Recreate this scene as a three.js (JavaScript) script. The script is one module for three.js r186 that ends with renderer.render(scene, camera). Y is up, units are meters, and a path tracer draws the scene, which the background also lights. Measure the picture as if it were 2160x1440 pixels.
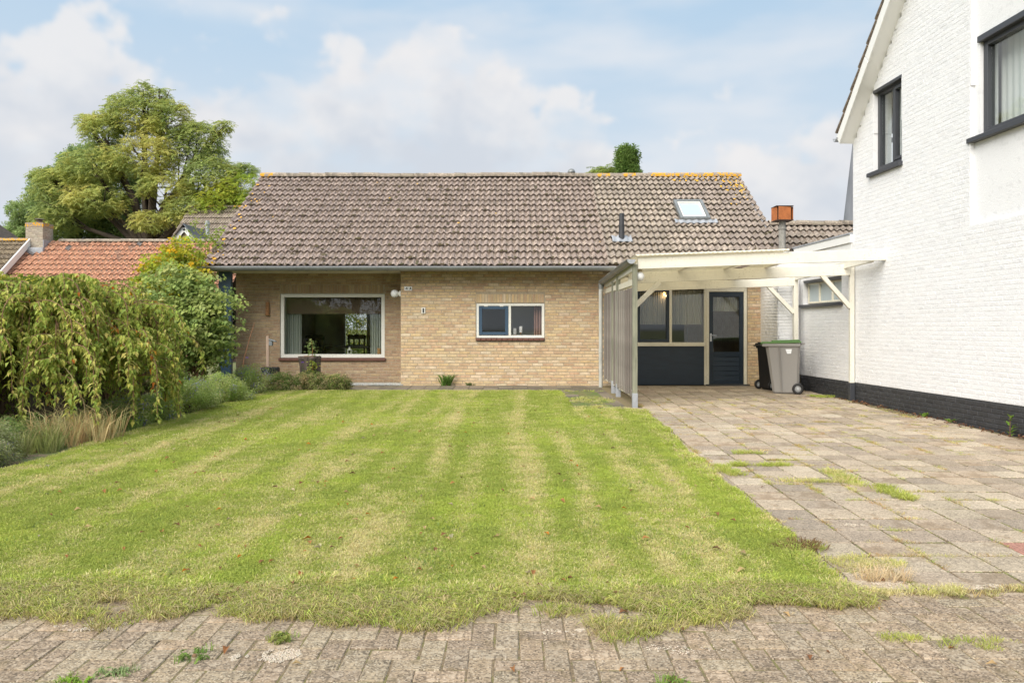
import * as THREE from 'three';
import { ImprovedNoise } from 'three/addons/math/ImprovedNoise.js';
import { mergeGeometries } from 'three/addons/utils/BufferGeometryUtils.js';

// ---------------------------------------------------------------- camera, sky, sun, exposure
const scene = new THREE.Scene();
const F = 1750, CAMY = 1.18;                         // focal length in photo pixels, lens height in metres
const camera = new THREE.PerspectiveCamera(2 * Math.atan(746 / F) * 180 / Math.PI, 2160 / 1492, 0.05, 3000);
camera.position.set(0, CAMY, 0);
camera.lookAt(0, CAMY, -10);
camera.setViewOffset(2160, 1492, 0, 52, 2160, 1440); // lens shifted a little, camera level
camera.updateProjectionMatrix();

const EXPOSURE = 2.1;
const renderer = new THREE.WebGLRenderer({ antialias: true });
renderer.toneMapping = THREE.LinearToneMapping;
renderer.toneMappingExposure = EXPOSURE;
renderer.shadowMap.enabled = true;

const sun = new THREE.DirectionalLight(new THREE.Color(1, 0.945, 0.86), 2.75);
sun.position.set(-22, 36, 19);
sun.target.position.set(0, 0, -14);
sun.shadow.radius = 105;
sun.castShadow = true;
sun.shadow.mapSize.set(2048, 2048);
Object.assign(sun.shadow.camera, { left: -30, right: 30, top: 30, bottom: -30, near: 1, far: 140 });
scene.add(sun, sun.target);

const PN = new ImprovedNoise();
const fbm3 = (x, y, z, o = 5) => { let s = 0, a = 0.5, f = 1; for (let i = 0; i < o; i++) { s += a * PN.noise(x * f + i * 17.3, y * f - i * 9.1, z * f + i * 5.7); a *= 0.52; f *= 2.03; } return s; };
const sstep = (a, b, x) => { const t = Math.min(1, Math.max(0, (x - a) / (b - a))); return t * t * (3 - 2 * t); };
const mix = (a, b, t) => a + (b - a) * t;
{
  const W = 2048, H = 1024, d = new Float32Array(W * H * 4);
  // cumulus heads: [azimuth, half width, top height] in degrees; the run of heads goes on all round the sky
  const heads = [[-33, 6, 17.5], [-27, 3.4, 18.6], [-21.5, 3, 17], [-15.5, 5, 17.6], [-10, 4.5, 19.4], [-6, 4, 20.4], [-2, 3.4, 19.2], [3, 3, 16.8], [14.5, 2.6, 13.6], [19, 2.8, 13.4], [23, 3, 15.2], [28, 5, 17]];
  let q = 7; const rr = () => { q = (q * 16807) % 2147483647; return q / 2147483647; };
  for (let a = 37; a < 322; a += 3 + rr() * 4) heads.push([a, 2.4 + rr() * 3.4, 12.5 + rr() * 8]);
  for (let j = 0; j < H; j++) for (let i = 0; i < W; i++) {
    const k = (j * W + i) * 4, el = (j + 0.5) / H * 180 - 90, e = el * Math.PI / 180;
    const ang = ((i + 0.5) / W - 0.5) * 2 * Math.PI, c = Math.cos(e), x = Math.cos(ang) * c, y = Math.sin(e), z = Math.sin(ang) * c;
    let r = 0.36, g = 0.37, b = 0.34;
    if (el > -3) {
      const az = Math.atan2(x, -z) * 180 / Math.PI;
      const t = sstep(0, 34, el);
      r = mix(0.74, 0.36, t); g = mix(0.80, 0.585, t); b = mix(0.86, 0.82, t);
      // thin high veils
      const veil = sstep(-0.10, 0.42, fbm3(x * 3.1 + 4, y * 11, z * 3.1, 5) + 0.10) * 0.75 * sstep(2, 9, el);
      r = mix(r, 0.80, veil); g = mix(g, 0.83, veil); b = mix(b, 0.875, veil);
      // cloud bank with heaped tops
      let top = 0;
      for (const [ha, hw, ht] of heads) { let da = Math.abs(az - ha); if (da > 180) da = 360 - da; if (da < hw * 2.2) top = Math.max(top, ht * Math.sqrt(Math.max(0, 1 - (da / (hw * 2.2)) ** 2)) ); }
      const n1 = fbm3(x * 15, y * 19, z * 15, 7), n2 = fbm3(x * 7 + 9, y * 12, z * 7, 5), n3 = fbm3(x * 5 - 3, y * 16 + 2, z * 5, 5);
      const edge = top + n1 * 8.5 + 2.2 * fbm3(x * 48, y * 56, z * 48, 4) - el;
      let cov = sstep(-0.6, 2.0, edge) * mix(0.30, 1, sstep(-0.30, 0.06, n2 + 0.14 - 0.03 * Math.max(0, edge - 4)));
      const lit = sstep(0.05, 0.95, 0.86 - Math.max(0, edge) * 0.075 + n1 * 1.5);
      const cr = mix(0.66, 0.90, lit), cg = mix(0.695, 0.875, lit), cb = mix(0.76, 0.865, lit);
      cov *= 0.80;
      r = mix(r, cr, cov); g = mix(g, cg, cov); b = mix(b, cb, cov);
      // loose patches overhead
      const p = sstep(0.02, 0.34, n3 + 0.06) * sstep(17, 28, el) * 0.8;
      r = mix(r, 0.80, p); g = mix(g, 0.81, p); b = mix(b, 0.84, p);
      const hz = 1 - sstep(0, 11, el);
      r = mix(r, 0.72, hz * 0.7); g = mix(g, 0.765, hz * 0.7); b = mix(b, 0.83, hz * 0.7);
    }
    d[k] = r / EXPOSURE; d[k + 1] = g / EXPOSURE; d[k + 2] = b / EXPOSURE; d[k + 3] = 1;
  }
  const t = new THREE.DataTexture(d, W, H, THREE.RGBAFormat, THREE.FloatType);
  t.mapping = THREE.EquirectangularReflectionMapping; t.colorSpace = THREE.LinearSRGBColorSpace;
  t.magFilter = THREE.LinearFilter; t.minFilter = THREE.LinearFilter; t.needsUpdate = true;
  scene.background = t; scene.environment = t;
}

// ---------------------------------------------------------------- helpers
function rng(seed) { let a = seed >>> 0; return () => { a = (a + 0x6D2B79F5) | 0; let t = Math.imul(a ^ (a >>> 15), 1 | a); t = (t + Math.imul(t ^ (t >>> 7), 61 | t)) ^ t; return ((t ^ (t >>> 14)) >>> 0) / 4294967296; }; }
const R0 = rng(11);
const V = (x, y, z) => new THREE.Vector3(x, y, z);
const lin = (r, g, b) => new THREE.Color().setRGB(r, g, b);
const G = (Z) => -0.012 * Math.max(0, 17.5 - Math.max(Z, 0));   // height of the ground Z metres in front of the lens: it falls gently from the bungalow to the lane
const names = {};
const numbered = (n) => { const k = names[n] = (names[n] ?? -1) + 1; return k ? n + '_' + String(k).padStart(3, '0') : n; };
function put(name, geo, mat, parent, top = false) {
  const m = new THREE.Mesh(geo, mat); m.name = top ? numbered(name) : name; m.castShadow = m.receiveShadow = true; (parent ?? scene).add(m); return m;
}
function tag(o, label, category, group, kind) { if (label) o.userData.label = label; if (category) o.userData.category = category; if (group) o.userData.group = group; if (kind) o.userData.kind = kind; return o; }
function thing(name, label, category, x = 0, y = 0, z = 0, ry = 0, group) {
  const g = new THREE.Group(); g.name = numbered(name); g.position.set(x, y, z); g.rotation.y = ry; scene.add(g); return tag(g, label, category, group);
}
function sub(name, parent) { const g = new THREE.Group(); g.name = name; parent.add(g); return g; }
function struct(name, geo, mat) { const m = put(name, geo, mat, scene, true); m.userData.kind = 'structure'; return m; }

// flat-shaded triangle soup -> geometry with uv in metres
function soup(p) {
  const n = p.length / 9, pos = new Float32Array(p), nor = new Float32Array(p.length), uv = new Float32Array(n * 6), a = V(), b = V(), c = V();
  for (let i = 0; i < n; i++) {
    const o = i * 9; a.set(p[o], p[o + 1], p[o + 2]); b.set(p[o + 3], p[o + 4], p[o + 5]).sub(a); c.set(p[o + 6], p[o + 7], p[o + 8]).sub(a); b.cross(c).normalize();
    const ax = Math.abs(b.x), ay = Math.abs(b.y), az = Math.abs(b.z);
    for (let k = 0; k < 3; k++) {
      nor[o + k * 3] = b.x; nor[o + k * 3 + 1] = b.y; nor[o + k * 3 + 2] = b.z;
      const x = p[o + k * 3], y = p[o + k * 3 + 1], z = p[o + k * 3 + 2];
      uv[i * 6 + k * 2] = ax > ay && ax > az ? z : x; uv[i * 6 + k * 2 + 1] = ay >= ax && ay >= az ? z : y;
    }
  }
  const g = new THREE.BufferGeometry();
  g.setAttribute('position', new THREE.BufferAttribute(pos, 3)); g.setAttribute('normal', new THREE.BufferAttribute(nor, 3)); g.setAttribute('uv', new THREE.BufferAttribute(uv, 2));
  return g;
}
// box with chamfered edges, centred; open = leave the back (-z) off
function cbox(w, h, d, b = 0.004) {
  const H = [w / 2, h / 2, d / 2], p = [];
  b = Math.min(b, w * 0.4, h * 0.4, d * 0.4);
  const pt = (s, ax) => s.map((v, k) => v * (k === ax ? H[k] : H[k] - b));
  const tri = (A, B, C) => {
    const n = [(B[1] - A[1]) * (C[2] - A[2]) - (B[2] - A[2]) * (C[1] - A[1]), (B[2] - A[2]) * (C[0] - A[0]) - (B[0] - A[0]) * (C[2] - A[2]), (B[0] - A[0]) * (C[1] - A[1]) - (B[1] - A[1]) * (C[0] - A[0])];
    const s = n[0] * (A[0] + B[0] + C[0]) + n[1] * (A[1] + B[1] + C[1]) + n[2] * (A[2] + B[2] + C[2]);
    s >= 0 ? p.push(...A, ...B, ...C) : p.push(...A, ...C, ...B);
  };
  const quad = (A, B, C, D) => { tri(A, B, C); tri(A, C, D); };
  for (let ax = 0; ax < 3; ax++) for (const s of [-1, 1]) {
    const u = (ax + 1) % 3, v = (ax + 2) % 3, S = (a, c) => { const r = [0, 0, 0]; r[ax] = s; r[u] = a; r[v] = c; return r; };
    quad(pt(S(-1, -1), ax), pt(S(1, -1), ax), pt(S(1, 1), ax), pt(S(-1, 1), ax));
    for (const t of [-1, 1]) { const E = (c) => { const r = [0, 0, 0]; r[ax] = s; r[u] = t; r[v] = c; return r; }; quad(pt(E(-1), ax), pt(E(1), ax), pt(E(1), u), pt(E(-1), u)); }
  }
  for (const x of [-1, 1]) for (const y of [-1, 1]) for (const z of [-1, 1]) tri(pt([x, y, z], 0), pt([x, y, z], 1), pt([x, y, z], 2));
  return soup(p);
}
const moved = (g, x, y, z, rx = 0, ry = 0, rz = 0) => { const m = new THREE.Matrix4().makeRotationFromEuler(new THREE.Euler(rx, ry, rz)).setPosition(x, y, z); return g.applyMatrix4(m); };
const boxAt = (x0, x1, y0, y1, z0, z1, b = 0.004) => moved(cbox(x1 - x0, y1 - y0, z1 - z0, b), (x0 + x1) / 2, (y0 + y1) / 2, (z0 + z1) / 2);
const plainBox = (x0, x1, y0, y1, z0, z1) => boxAt(x0, x1, y0, y1, z0, z1, 0.0005);
// beam between two points
function beam(a, b, w, h, ch = 0.005) {
  const d = V().subVectors(b, a), L = d.length(); const g = cbox(w, h, L, ch);
  const m = new THREE.Matrix4().lookAt(b, a, Math.abs(d.y) > 0.95 * L ? V(1, 0, 0) : V(0, 1, 0)).setPosition((a.x + b.x) / 2, (a.y + b.y) / 2, (a.z + b.z) / 2);
  return g.applyMatrix4(m);
}
const flatten = (g) => (g.index ? g.toNonIndexed() : g);
function join(list) { list = list.map(flatten); const keep = ['position', 'normal', 'uv', ...(list.every((g) => g.attributes.color) ? ['color'] : [])]; for (const g of list) for (const k of Object.keys(g.attributes)) if (!keep.includes(k)) g.deleteAttribute(k); return mergeGeometries(list); }
function tint(g, c, j = 0) { const n = g.attributes.position.count, a = new Float32Array(n * 3); for (let i = 0; i < n; i++) { a[i * 3] = c.r; a[i * 3 + 1] = c.g; a[i * 3 + 2] = c.b; } g.setAttribute('color', new THREE.BufferAttribute(a, 3)); return g; }
class Bag {
  constructor() { this.p = []; this.n = []; this.u = []; this.c = []; }
  add(geo, m, color, du = 0, dv = 0) {
    const g = geo, P = g.attributes.position, N = g.attributes.normal, U = g.attributes.uv, v = V(), nm = new THREE.Matrix3().getNormalMatrix(m);
    for (let i = 0; i < P.count; i++) {
      v.fromBufferAttribute(P, i).applyMatrix4(m); this.p.push(v.x, v.y, v.z);
      v.fromBufferAttribute(N, i).applyMatrix3(nm).normalize(); this.n.push(v.x, v.y, v.z);
      this.u.push(U.getX(i) + du, U.getY(i) + dv); this.c.push(color.r, color.g, color.b);
    }
  }
  build() { const g = new THREE.BufferGeometry(); for (const [k, a, s] of [['position', this.p, 3], ['normal', this.n, 3], ['uv', this.u, 2], ['color', this.c, 3]]) g.setAttribute(k, new THREE.BufferAttribute(new Float32Array(a), s)); return g; }
}
// round tapered limb through points
function limb(pts, rad, seg = 6) {
  const p = [], nn = [], uv = [], idx = [], up = V(0.31, 0.2, 0.93);
  for (let i = 0; i < pts.length; i++) {
    const t = V().subVectors(pts[Math.min(i + 1, pts.length - 1)], pts[Math.max(i - 1, 0)]).normalize(), a = V().crossVectors(t, up).normalize(), b = V().crossVectors(t, a);
    for (let k = 0; k <= seg; k++) { const w = k / seg * Math.PI * 2, dx = V().addScaledVector(a, Math.cos(w)).addScaledVector(b, Math.sin(w)); p.push(pts[i].x + dx.x * rad[i], pts[i].y + dx.y * rad[i], pts[i].z + dx.z * rad[i]); nn.push(dx.x, dx.y, dx.z); uv.push(k / seg * rad[i] * 6.28, i * 0.2); }
  }
  for (let i = 0; i < pts.length - 1; i++) for (let k = 0; k < seg; k++) { const a = i * (seg + 1) + k, b = a + seg + 1; idx.push(a, a + 1, b, a + 1, b + 1, b); }
  const g = new THREE.BufferGeometry(); g.setAttribute('position', new THREE.Float32BufferAttribute(p, 3)); g.setAttribute('normal', new THREE.Float32BufferAttribute(nn, 3)); g.setAttribute('uv', new THREE.Float32BufferAttribute(uv, 2)); g.setIndex(idx); return g.toNonIndexed();
}
// half-round channel along +x
function halfPipe(L, r, th = 0.004) {
  const p = [], n = 12;
  const P = (a, rad, x) => [x, -Math.sin(a) * rad, Math.cos(a) * rad];
  const quad = (A, B, C, D) => p.push(...A, ...B, ...C, ...A, ...C, ...D);
  for (let i = 0; i < n; i++) { const a = i / n * Math.PI, b = (i + 1) / n * Math.PI; quad(P(a, r, 0), P(b, r, 0), P(b, r, L), P(a, r, L)); quad(P(a, r - th, L), P(b, r - th, L), P(b, r - th, 0), P(a, r - th, 0)); }
  return soup(p);
}
function cyl(r, h, x = 0, y = 0, z = 0, rt = r, seg = 16) { return moved(new THREE.CylinderGeometry(rt, r, h, seg).toNonIndexed(), x, y + h / 2, z); }
function instanced(name, geo, mat, items, parent, kind) {
  const m = new THREE.InstancedMesh(geo, mat, items.length); m.name = parent && parent !== scene ? name : numbered(name);
  items.forEach(([M, c], i) => { m.setMatrixAt(i, M); if (c) m.setColorAt(i, c); });
  m.castShadow = m.receiveShadow = true; (parent ?? scene).add(m); if (kind) m.userData.kind = kind; return m;
}
const TM = new THREE.Matrix4(), TQ = new THREE.Quaternion(), TE = new THREE.Euler();
const xf = (x, y, z, rx, ry, rz, s) => new THREE.Matrix4().compose(V(x, y, z), TQ.setFromEuler(TE.set(rx, ry, rz, 'YXZ')), V(s, s, s));
const vary = (c, r, k) => { const f = 1 + (r() - 0.5) * k; return lin(c[0] * f * (1 + (r() - 0.5) * k * 0.4), c[1] * f, c[2] * f * (1 + (r() - 0.5) * k * 0.4)); };
const pickc = (pal, r, k = 0.3) => vary(pal[Math.floor(r() * pal.length)], r, k);

// ---------------------------------------------------------------- surface textures (grain, stains, wear)
function hash2(x, y, s) { let h = Math.imul(x, 374761393) + Math.imul(y, 668265263) + Math.imul(s, 974634777) | 0; h = Math.imul(h ^ (h >>> 13), 1274126177); return ((h ^ (h >>> 16)) >>> 0) / 4294967296; }
function vn(x, y, per, s) { const xi = Math.floor(x), yi = Math.floor(y), fx = x - xi, fy = y - yi, u = fx * fx * (3 - 2 * fx), v = fy * fy * (3 - 2 * fy), m = (k) => ((k % per) + per) % per; return mix(mix(hash2(m(xi), m(yi), s), hash2(m(xi + 1), m(yi), s), u), mix(hash2(m(xi), m(yi + 1), s), hash2(m(xi + 1), m(yi + 1), s), u), v); }
const tfb = (u, v, per, s, o = 4) => { let t = 0, a = 0.5, n = 0; for (let i = 0; i < o; i++) { t += a * vn(u * per, v * per, per, s + i); n += a; a *= 0.55; per *= 2; } return t / n; };
function tex(N, metres, fn, srgb = true) {
  const d = new Uint8Array(N * N * 4), c = (x) => Math.max(0, Math.min(255, Math.round((srgb ? (x <= 0.0031308 ? x * 12.92 : 1.055 * Math.pow(Math.max(x, 0), 1 / 2.4) - 0.055) : x) * 255)));
  for (let j = 0; j < N; j++) for (let i = 0; i < N; i++) { const r = fn(i / N, j / N), k = (j * N + i) * 4; if (typeof r === 'number') { d[k] = d[k + 1] = d[k + 2] = c(r); } else { d[k] = c(r[0]); d[k + 1] = c(r[1]); d[k + 2] = c(r[2]); } d[k + 3] = 255; }
  const t = new THREE.DataTexture(d, N, N, THREE.RGBAFormat); t.wrapS = t.wrapT = THREE.RepeatWrapping; t.repeat.set(1 / metres, 1 / metres); t.magFilter = THREE.LinearFilter; t.minFilter = THREE.LinearFilter;
  t.colorSpace = srgb ? THREE.SRGBColorSpace : THREE.NoColorSpace; t.needsUpdate = true; return t;
}
const mulc = (c, f) => [c[0] * f, c[1] * f, c[2] * f], mixc = (a, b, t) => [mix(a[0], b[0], t), mix(a[1], b[1], t), mix(a[2], b[2], t)];
const TX = {};
TX.grit = tex(512, 0.5, (u, v) => 0.62 + 0.5 * (tfb(u, v, 6, 3) - 0.5) + 0.5 * (tfb(u, v, 90, 9, 2) - 0.5) + (hash2(Math.floor(u * 256), Math.floor(v * 256), 5) > 0.93 ? 0.22 : 0));
TX.gritBump = tex(512, 0.5, (u, v) => 0.5 * tfb(u, v, 60, 9, 3) + 0.5 * tfb(u, v, 14, 4, 3), false);
TX.brick = tex(512, 0.8, (u, v) => { const a = tfb(u, v, 10, 21, 5), b = tfb(u, v, 80, 31, 2); const f = 0.82 + 0.5 * (a - 0.5) + 0.35 * (b - 0.5); return [f * 1.0, f * (0.98 + 0.05 * (a - 0.5)), f * (0.95 + 0.15 * (b - 0.5))]; });
TX.brickBump = tex(512, 0.8, (u, v) => tfb(u, v, 70, 41, 3), false);
TX.tile = tex(1024, 1.9, (u, v) => {
  const a = tfb(u, v, 12, 51, 5), b = tfb(u, v, 120, 61, 2), w = tfb(u, v, 46, 71, 3), w2 = tfb(u, v, 30, 75, 3), m = tfb(u, v, 26, 81, 4);
  let c = mulc([1, 0.97, 0.95], 0.82 + 0.5 * (a - 0.5) + 0.5 * (b - 0.5));
  c = mixc(c, [1.55, 1.5, 1.42], sstep(0.60, 0.70, w) * 0.7); c = mixc(c, [1.3, 1.33, 1.2], sstep(0.62, 0.72, w2) * 0.5);
  return mixc(c, [0.40, 0.38, 0.28], sstep(0.60, 0.72, m) * 0.7).map((x) => x * 0.62);
});
TX.lichen = tex(512, 0.7, (u, v) => { const a = tfb(u, v, 14, 91, 5), b = tfb(u, v, 90, 95, 2); const base = mulc([0.34, 0.29, 0.25], 0.8 + 0.6 * (b - 0.5)); return mixc(base, mulc([0.82, 0.42, 0.03], 0.75 + 0.6 * (b - 0.5)), sstep(0.485, 0.54, a)); });
TX.wood = tex(512, 1.0, (u, v) => { const g = tfb(u * 1, v * 0.06, 64, 101, 3), s = tfb(u, v * 0.25, 18, 105, 4); return 0.78 + 0.55 * (g - 0.5) + 0.45 * (s - 0.5); });
TX.woodH = tex(512, 1.0, (u, v) => { const g = tfb(u * 0.06, v, 64, 111, 3), s = tfb(u * 0.25, v, 18, 115, 4); return 0.84 + 0.3 * (g - 0.5) + 0.4 * (s - 0.5); });
TX.paint = tex(512, 1.6, (u, v) => { const a = tfb(u, v, 6, 121, 5), s = tfb(u * 0.12, v, 90, 125, 3), s2 = tfb(u, v * 0.12, 90, 126, 3), m = tfb(u, v, 70, 127, 3); return mixc(mulc([1, 0.99, 0.965], 0.92 + 0.16 * (a - 0.5) + 0.07 * (s + s2 - 1)), [0.50, 0.47, 0.38], sstep(0.66, 0.78, m * 0.75 + a * 0.3) * 0.55); });
TX.white = tex(512, 2.2, (u, v) => { const a = tfb(u, v, 7, 131, 5), m = tfb(u, v, 30, 135, 4); return mixc(mulc([1, 1, 1], 0.96 + 0.09 * (a - 0.5)), [0.74, 0.74, 0.74], sstep(0.64, 0.74, m) * 0.35); });
TX.soil = tex(512, 1.2, (u, v) => { const a = tfb(u, v, 10, 141, 5), b = tfb(u, v, 80, 145, 2); return mixc(mulc([0.30, 0.23, 0.14], 0.7 + 0.8 * (b - 0.5)), mulc([0.17, 0.20, 0.07], 0.8 + 0.6 * (b - 0.5)), sstep(0.40, 0.58, a)); });
TX.joint = tex(256, 0.4, (u, v) => { const a = tfb(u, v, 9, 231, 4), b = tfb(u, v, 60, 235, 2); return mixc(mulc([0.23, 0.185, 0.125], 0.7 + 0.8 * (b - 0.5)), mulc([0.17, 0.165, 0.07], 0.8 + 0.6 * (b - 0.5)), sstep(0.48, 0.62, a)); });
TX.paver = tex(1024, 1.5, (u, v) => {
  const a = tfb(u, v, 5, 151, 5), b = tfb(u, v, 150, 155, 2), w = tfb(u, v, 34, 161, 4), st = tfb(u, v, 9, 165, 4), sp = hash2(Math.floor(u * 230), Math.floor(v * 230), 77);
  let c = mulc([1, 0.97, 0.91], 0.70 + 0.40 * (a - 0.5) + 0.55 * (b - 0.5)); if (sp > 0.93) c = mixc(c, [1.12, 1.06, 0.97], 0.75); else if (sp < 0.11) c = mulc(c, 0.62);
  c = mixc(c, [0.42, 0.36, 0.27], sstep(0.56, 0.70, st) * 0.5); return mixc(c, [1, 0.98, 0.93], sstep(0.63, 0.72, w) * 0.35);
});
TX.clinker = tex(1024, 1.3, (u, v) => {
  const a = tfb(u, v, 6, 171, 5), b = tfb(u, v, 120, 175, 2), w = tfb(u, v, 22, 181, 4), w2 = tfb(u, v, 60, 183, 3), sp = hash2(Math.floor(u * 210), Math.floor(v * 210), 99);
  let c = mulc([1, 0.93, 0.82], 0.66 + 0.30 * (a - 0.5) + 0.7 * (b - 0.5)); if (sp > 0.91) c = mixc(c, [1.2, 1.12, 1.02], 0.9); else if (sp < 0.16) c = mulc(c, 0.52);
  c = mixc(c, [1.05, 1.04, 0.98], sstep(0.665, 0.69, w) * 0.6); c = mixc(c, [1.0, 0.97, 0.92], sstep(0.66, 0.70, w2) * 0.5);
  return mixc(c, [0.36, 0.33, 0.20], sstep(0.60, 0.74, tfb(u, v, 14, 187, 4)) * 0.4);
});
TX.bark = tex(256, 0.8, (u, v) => { const g = tfb(u, v * 0.3, 24, 191, 4); return 0.55 + 0.9 * (g - 0.5); });
TX.zinc = tex(256, 0.9, (u, v) => { const a = tfb(u, v, 8, 201, 5), s = tfb(u, v * 0.2, 30, 205, 3); return 0.80 + 0.35 * (a - 0.5) + 0.25 * (s - 0.5); });
TX.cloth = tex(256, 0.25, (u, v) => 0.86 + 0.10 * Math.sin(u * 6.283 * 40) * Math.sin(v * 6.283 * 40) + 0.12 * (tfb(u, v, 20, 211, 3) - 0.5));

const std = (c, o = {}) => new THREE.MeshStandardMaterial({ color: Array.isArray(c) ? lin(...c) : c, roughness: 0.85, metalness: 0, ...o });
const phy = (c, o = {}) => new THREE.MeshPhysicalMaterial({ color: Array.isArray(c) ? lin(...c) : c, roughness: 0.8, metalness: 0, ...o });
const M = {
  brick: std([1.13, 1.20, 1.40], { vertexColors: true, map: TX.brick, bumpMap: TX.brickBump, bumpScale: 0.003, roughness: 0.92 }),
  mortar: std([0.43, 0.36, 0.265], { map: TX.brick, roughness: 0.98 }),
  tile: std([1.16, 1.125, 1.10], { vertexColors: true, map: TX.tile, bumpMap: TX.gritBump, bumpScale: 0.003, roughness: 0.95 }),
  lichen: std([1, 1, 1], { map: TX.lichen, bumpMap: TX.gritBump, bumpScale: 0.004, roughness: 0.95 }),
  deck: std([0.16, 0.12, 0.09]),
  zinc: std([0.28, 0.29, 0.285], { map: TX.zinc, metalness: 0.35, roughness: 0.5 }),
  lead: std([0.42, 0.44, 0.47], { map: TX.zinc, roughness: 0.6, metalness: 0.2 }),
  cream: std([0.74, 0.70, 0.58], { map: TX.paint, roughness: 0.55 }),
  beam: std([0.76, 0.735, 0.655], { map: TX.paint, roughness: 0.7 }),
  frameWhite: std([0.80, 0.79, 0.74], { map: TX.paint, roughness: 0.45 }),
  blue: std([0.038, 0.075, 0.125], { roughness: 0.42 }),
  navy: std([0.014, 0.026, 0.042], { map: TX.woodH, roughness: 0.4 }),
  sillBrown: std([0.16, 0.066, 0.045], { map: TX.brick, roughness: 0.55 }),
  grate: std([0.05, 0.05, 0.05]),
  whiteBrick: std([0.805, 0.805, 0.815], { vertexColors: true, map: TX.white, bumpMap: TX.brickBump, bumpScale: 0.004, roughness: 0.72 }),
  whiteWall: std([0.78, 0.78, 0.79], { map: TX.white, bumpMap: TX.brickBump, bumpScale: 0.003, roughness: 0.75 }),
  whiteTrim: std([0.78, 0.775, 0.75], { roughness: 0.5 }),
  plinth: std([0.045, 0.047, 0.053], { map: TX.brick, bumpMap: TX.brickBump, bumpScale: 0.004, roughness: 0.65 }),
  anthracite: std([0.045, 0.048, 0.056], { roughness: 0.4 }),
  glass: phy([1, 1, 1], { transmission: 1, thickness: 0, roughness: 0.0, ior: 1.5 }),
  glassDark: phy([0.92, 0.94, 0.93], { transmission: 1, thickness: 0, roughness: 0.0, ior: 1.55 }),
  frost: phy([0.62, 0.70, 0.72], { transmission: 0.4, thickness: 0, roughness: 0.35, ior: 1.5 }),
  greyWood: std([0.31, 0.28, 0.245], { vertexColors: false, map: TX.wood, roughness: 0.95 }),
  mauveWood: std([0.24, 0.205, 0.18], { map: TX.wood, roughness: 0.95 }),
  greenWood: std([0.29, 0.29, 0.215], { map: TX.wood, roughness: 0.95 }),
  fenceWood: std([0.22, 0.14, 0.09], { map: TX.wood, roughness: 0.95 }),
  bark: std([0.17, 0.13, 0.095], { map: TX.bark, bumpMap: TX.bark, bumpScale: 0.02, roughness: 1 }),
  twig: std([0.21, 0.12, 0.065], { roughness: 0.95 }),
  interior: std([0.58, 0.56, 0.52]), interiorDark: std([0.12, 0.09, 0.07]), floorWood: std([0.16, 0.10, 0.06], { map: TX.woodH, roughness: 0.5 }),
  soil: std([1, 1, 1], { map: TX.soil, roughness: 1 }),
  paver: std([1.07, 1.0, 0.925], { vertexColors: true, map: TX.paver, bumpMap: TX.gritBump, bumpScale: 0.004, roughness: 0.96 }),
  clinker: std([0.98, 0.93, 0.87], { vertexColors: true, map: TX.clinker, bumpMap: TX.gritBump, bumpScale: 0.006, roughness: 0.96 }),
  bedding: std([1.15, 1.05, 0.92], { map: TX.joint, roughness: 1 }),
  leaf: phy([1, 1, 1], { roughness: 1, specularIntensity: 0.15, transmission: 0.45, thickness: 0 }),
  grass: phy([1, 1, 1], { roughness: 1, specularIntensity: 0.15, transmission: 0.3, thickness: 0 }),
  globe: phy([0.86, 0.86, 0.85], { roughness: 0.25, transmission: 0.15, thickness: 0 }),
  steel: std([0.62, 0.64, 0.66], { metalness: 0.7, roughness: 0.35 }),
  black: std([0.012, 0.012, 0.013], { roughness: 0.5 }),
};

// ---------------------------------------------------------------- brickwork, tiling and paving builders
function layBricks({ u0, u1, v0, v1, openings = [], soldiers = [], len = 0.22, course = 0.0625, joint = 0.0105, seed = 1, top }) {
  const r = rng(seed), out = [], holes = [...openings, ...soldiers];
  for (const [a, b, c, d] of soldiers) for (let u = a + course / 2; u < b - 0.02; u += course) out.push({ u, v: (c + d) / 2, w: course - joint, h: d - c - joint, s: 1 });
  let k = 0;
  for (let v = v0; v < v1 - 0.02; v += course, k++) {
    const cut = holes.filter((o) => o[2] < v + course * 0.6 && o[3] > v + course * 0.4).sort((a, b) => a[0] - b[0]);
    const spans = []; let s = u0; for (const o of cut) { if (o[0] > s) spans.push([s, o[0]]); s = Math.max(s, o[1]); } if (s < u1) spans.push([s, u1]);
    const off = (k % 2 ? len / 2 : 0) + (k % 4 > 1 ? len * 0.25 : 0) + (r() - 0.5) * 0.02;
    for (const [a, b] of spans) for (let u = Math.floor((a - off) / len) * len + off; u < b; u += len) {
      const x0 = Math.max(u, a), x1 = Math.min(u + len, b); if (x1 - x0 < 0.03) continue;
      if (top && v + course > top((x0 + x1) / 2)) continue;
      out.push({ u: (x0 + x1) / 2, v: v + course / 2, w: x1 - x0 - joint, h: course - joint, full: x1 - x0 > len - 0.001 });
    }
  }
  return out;
}
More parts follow.
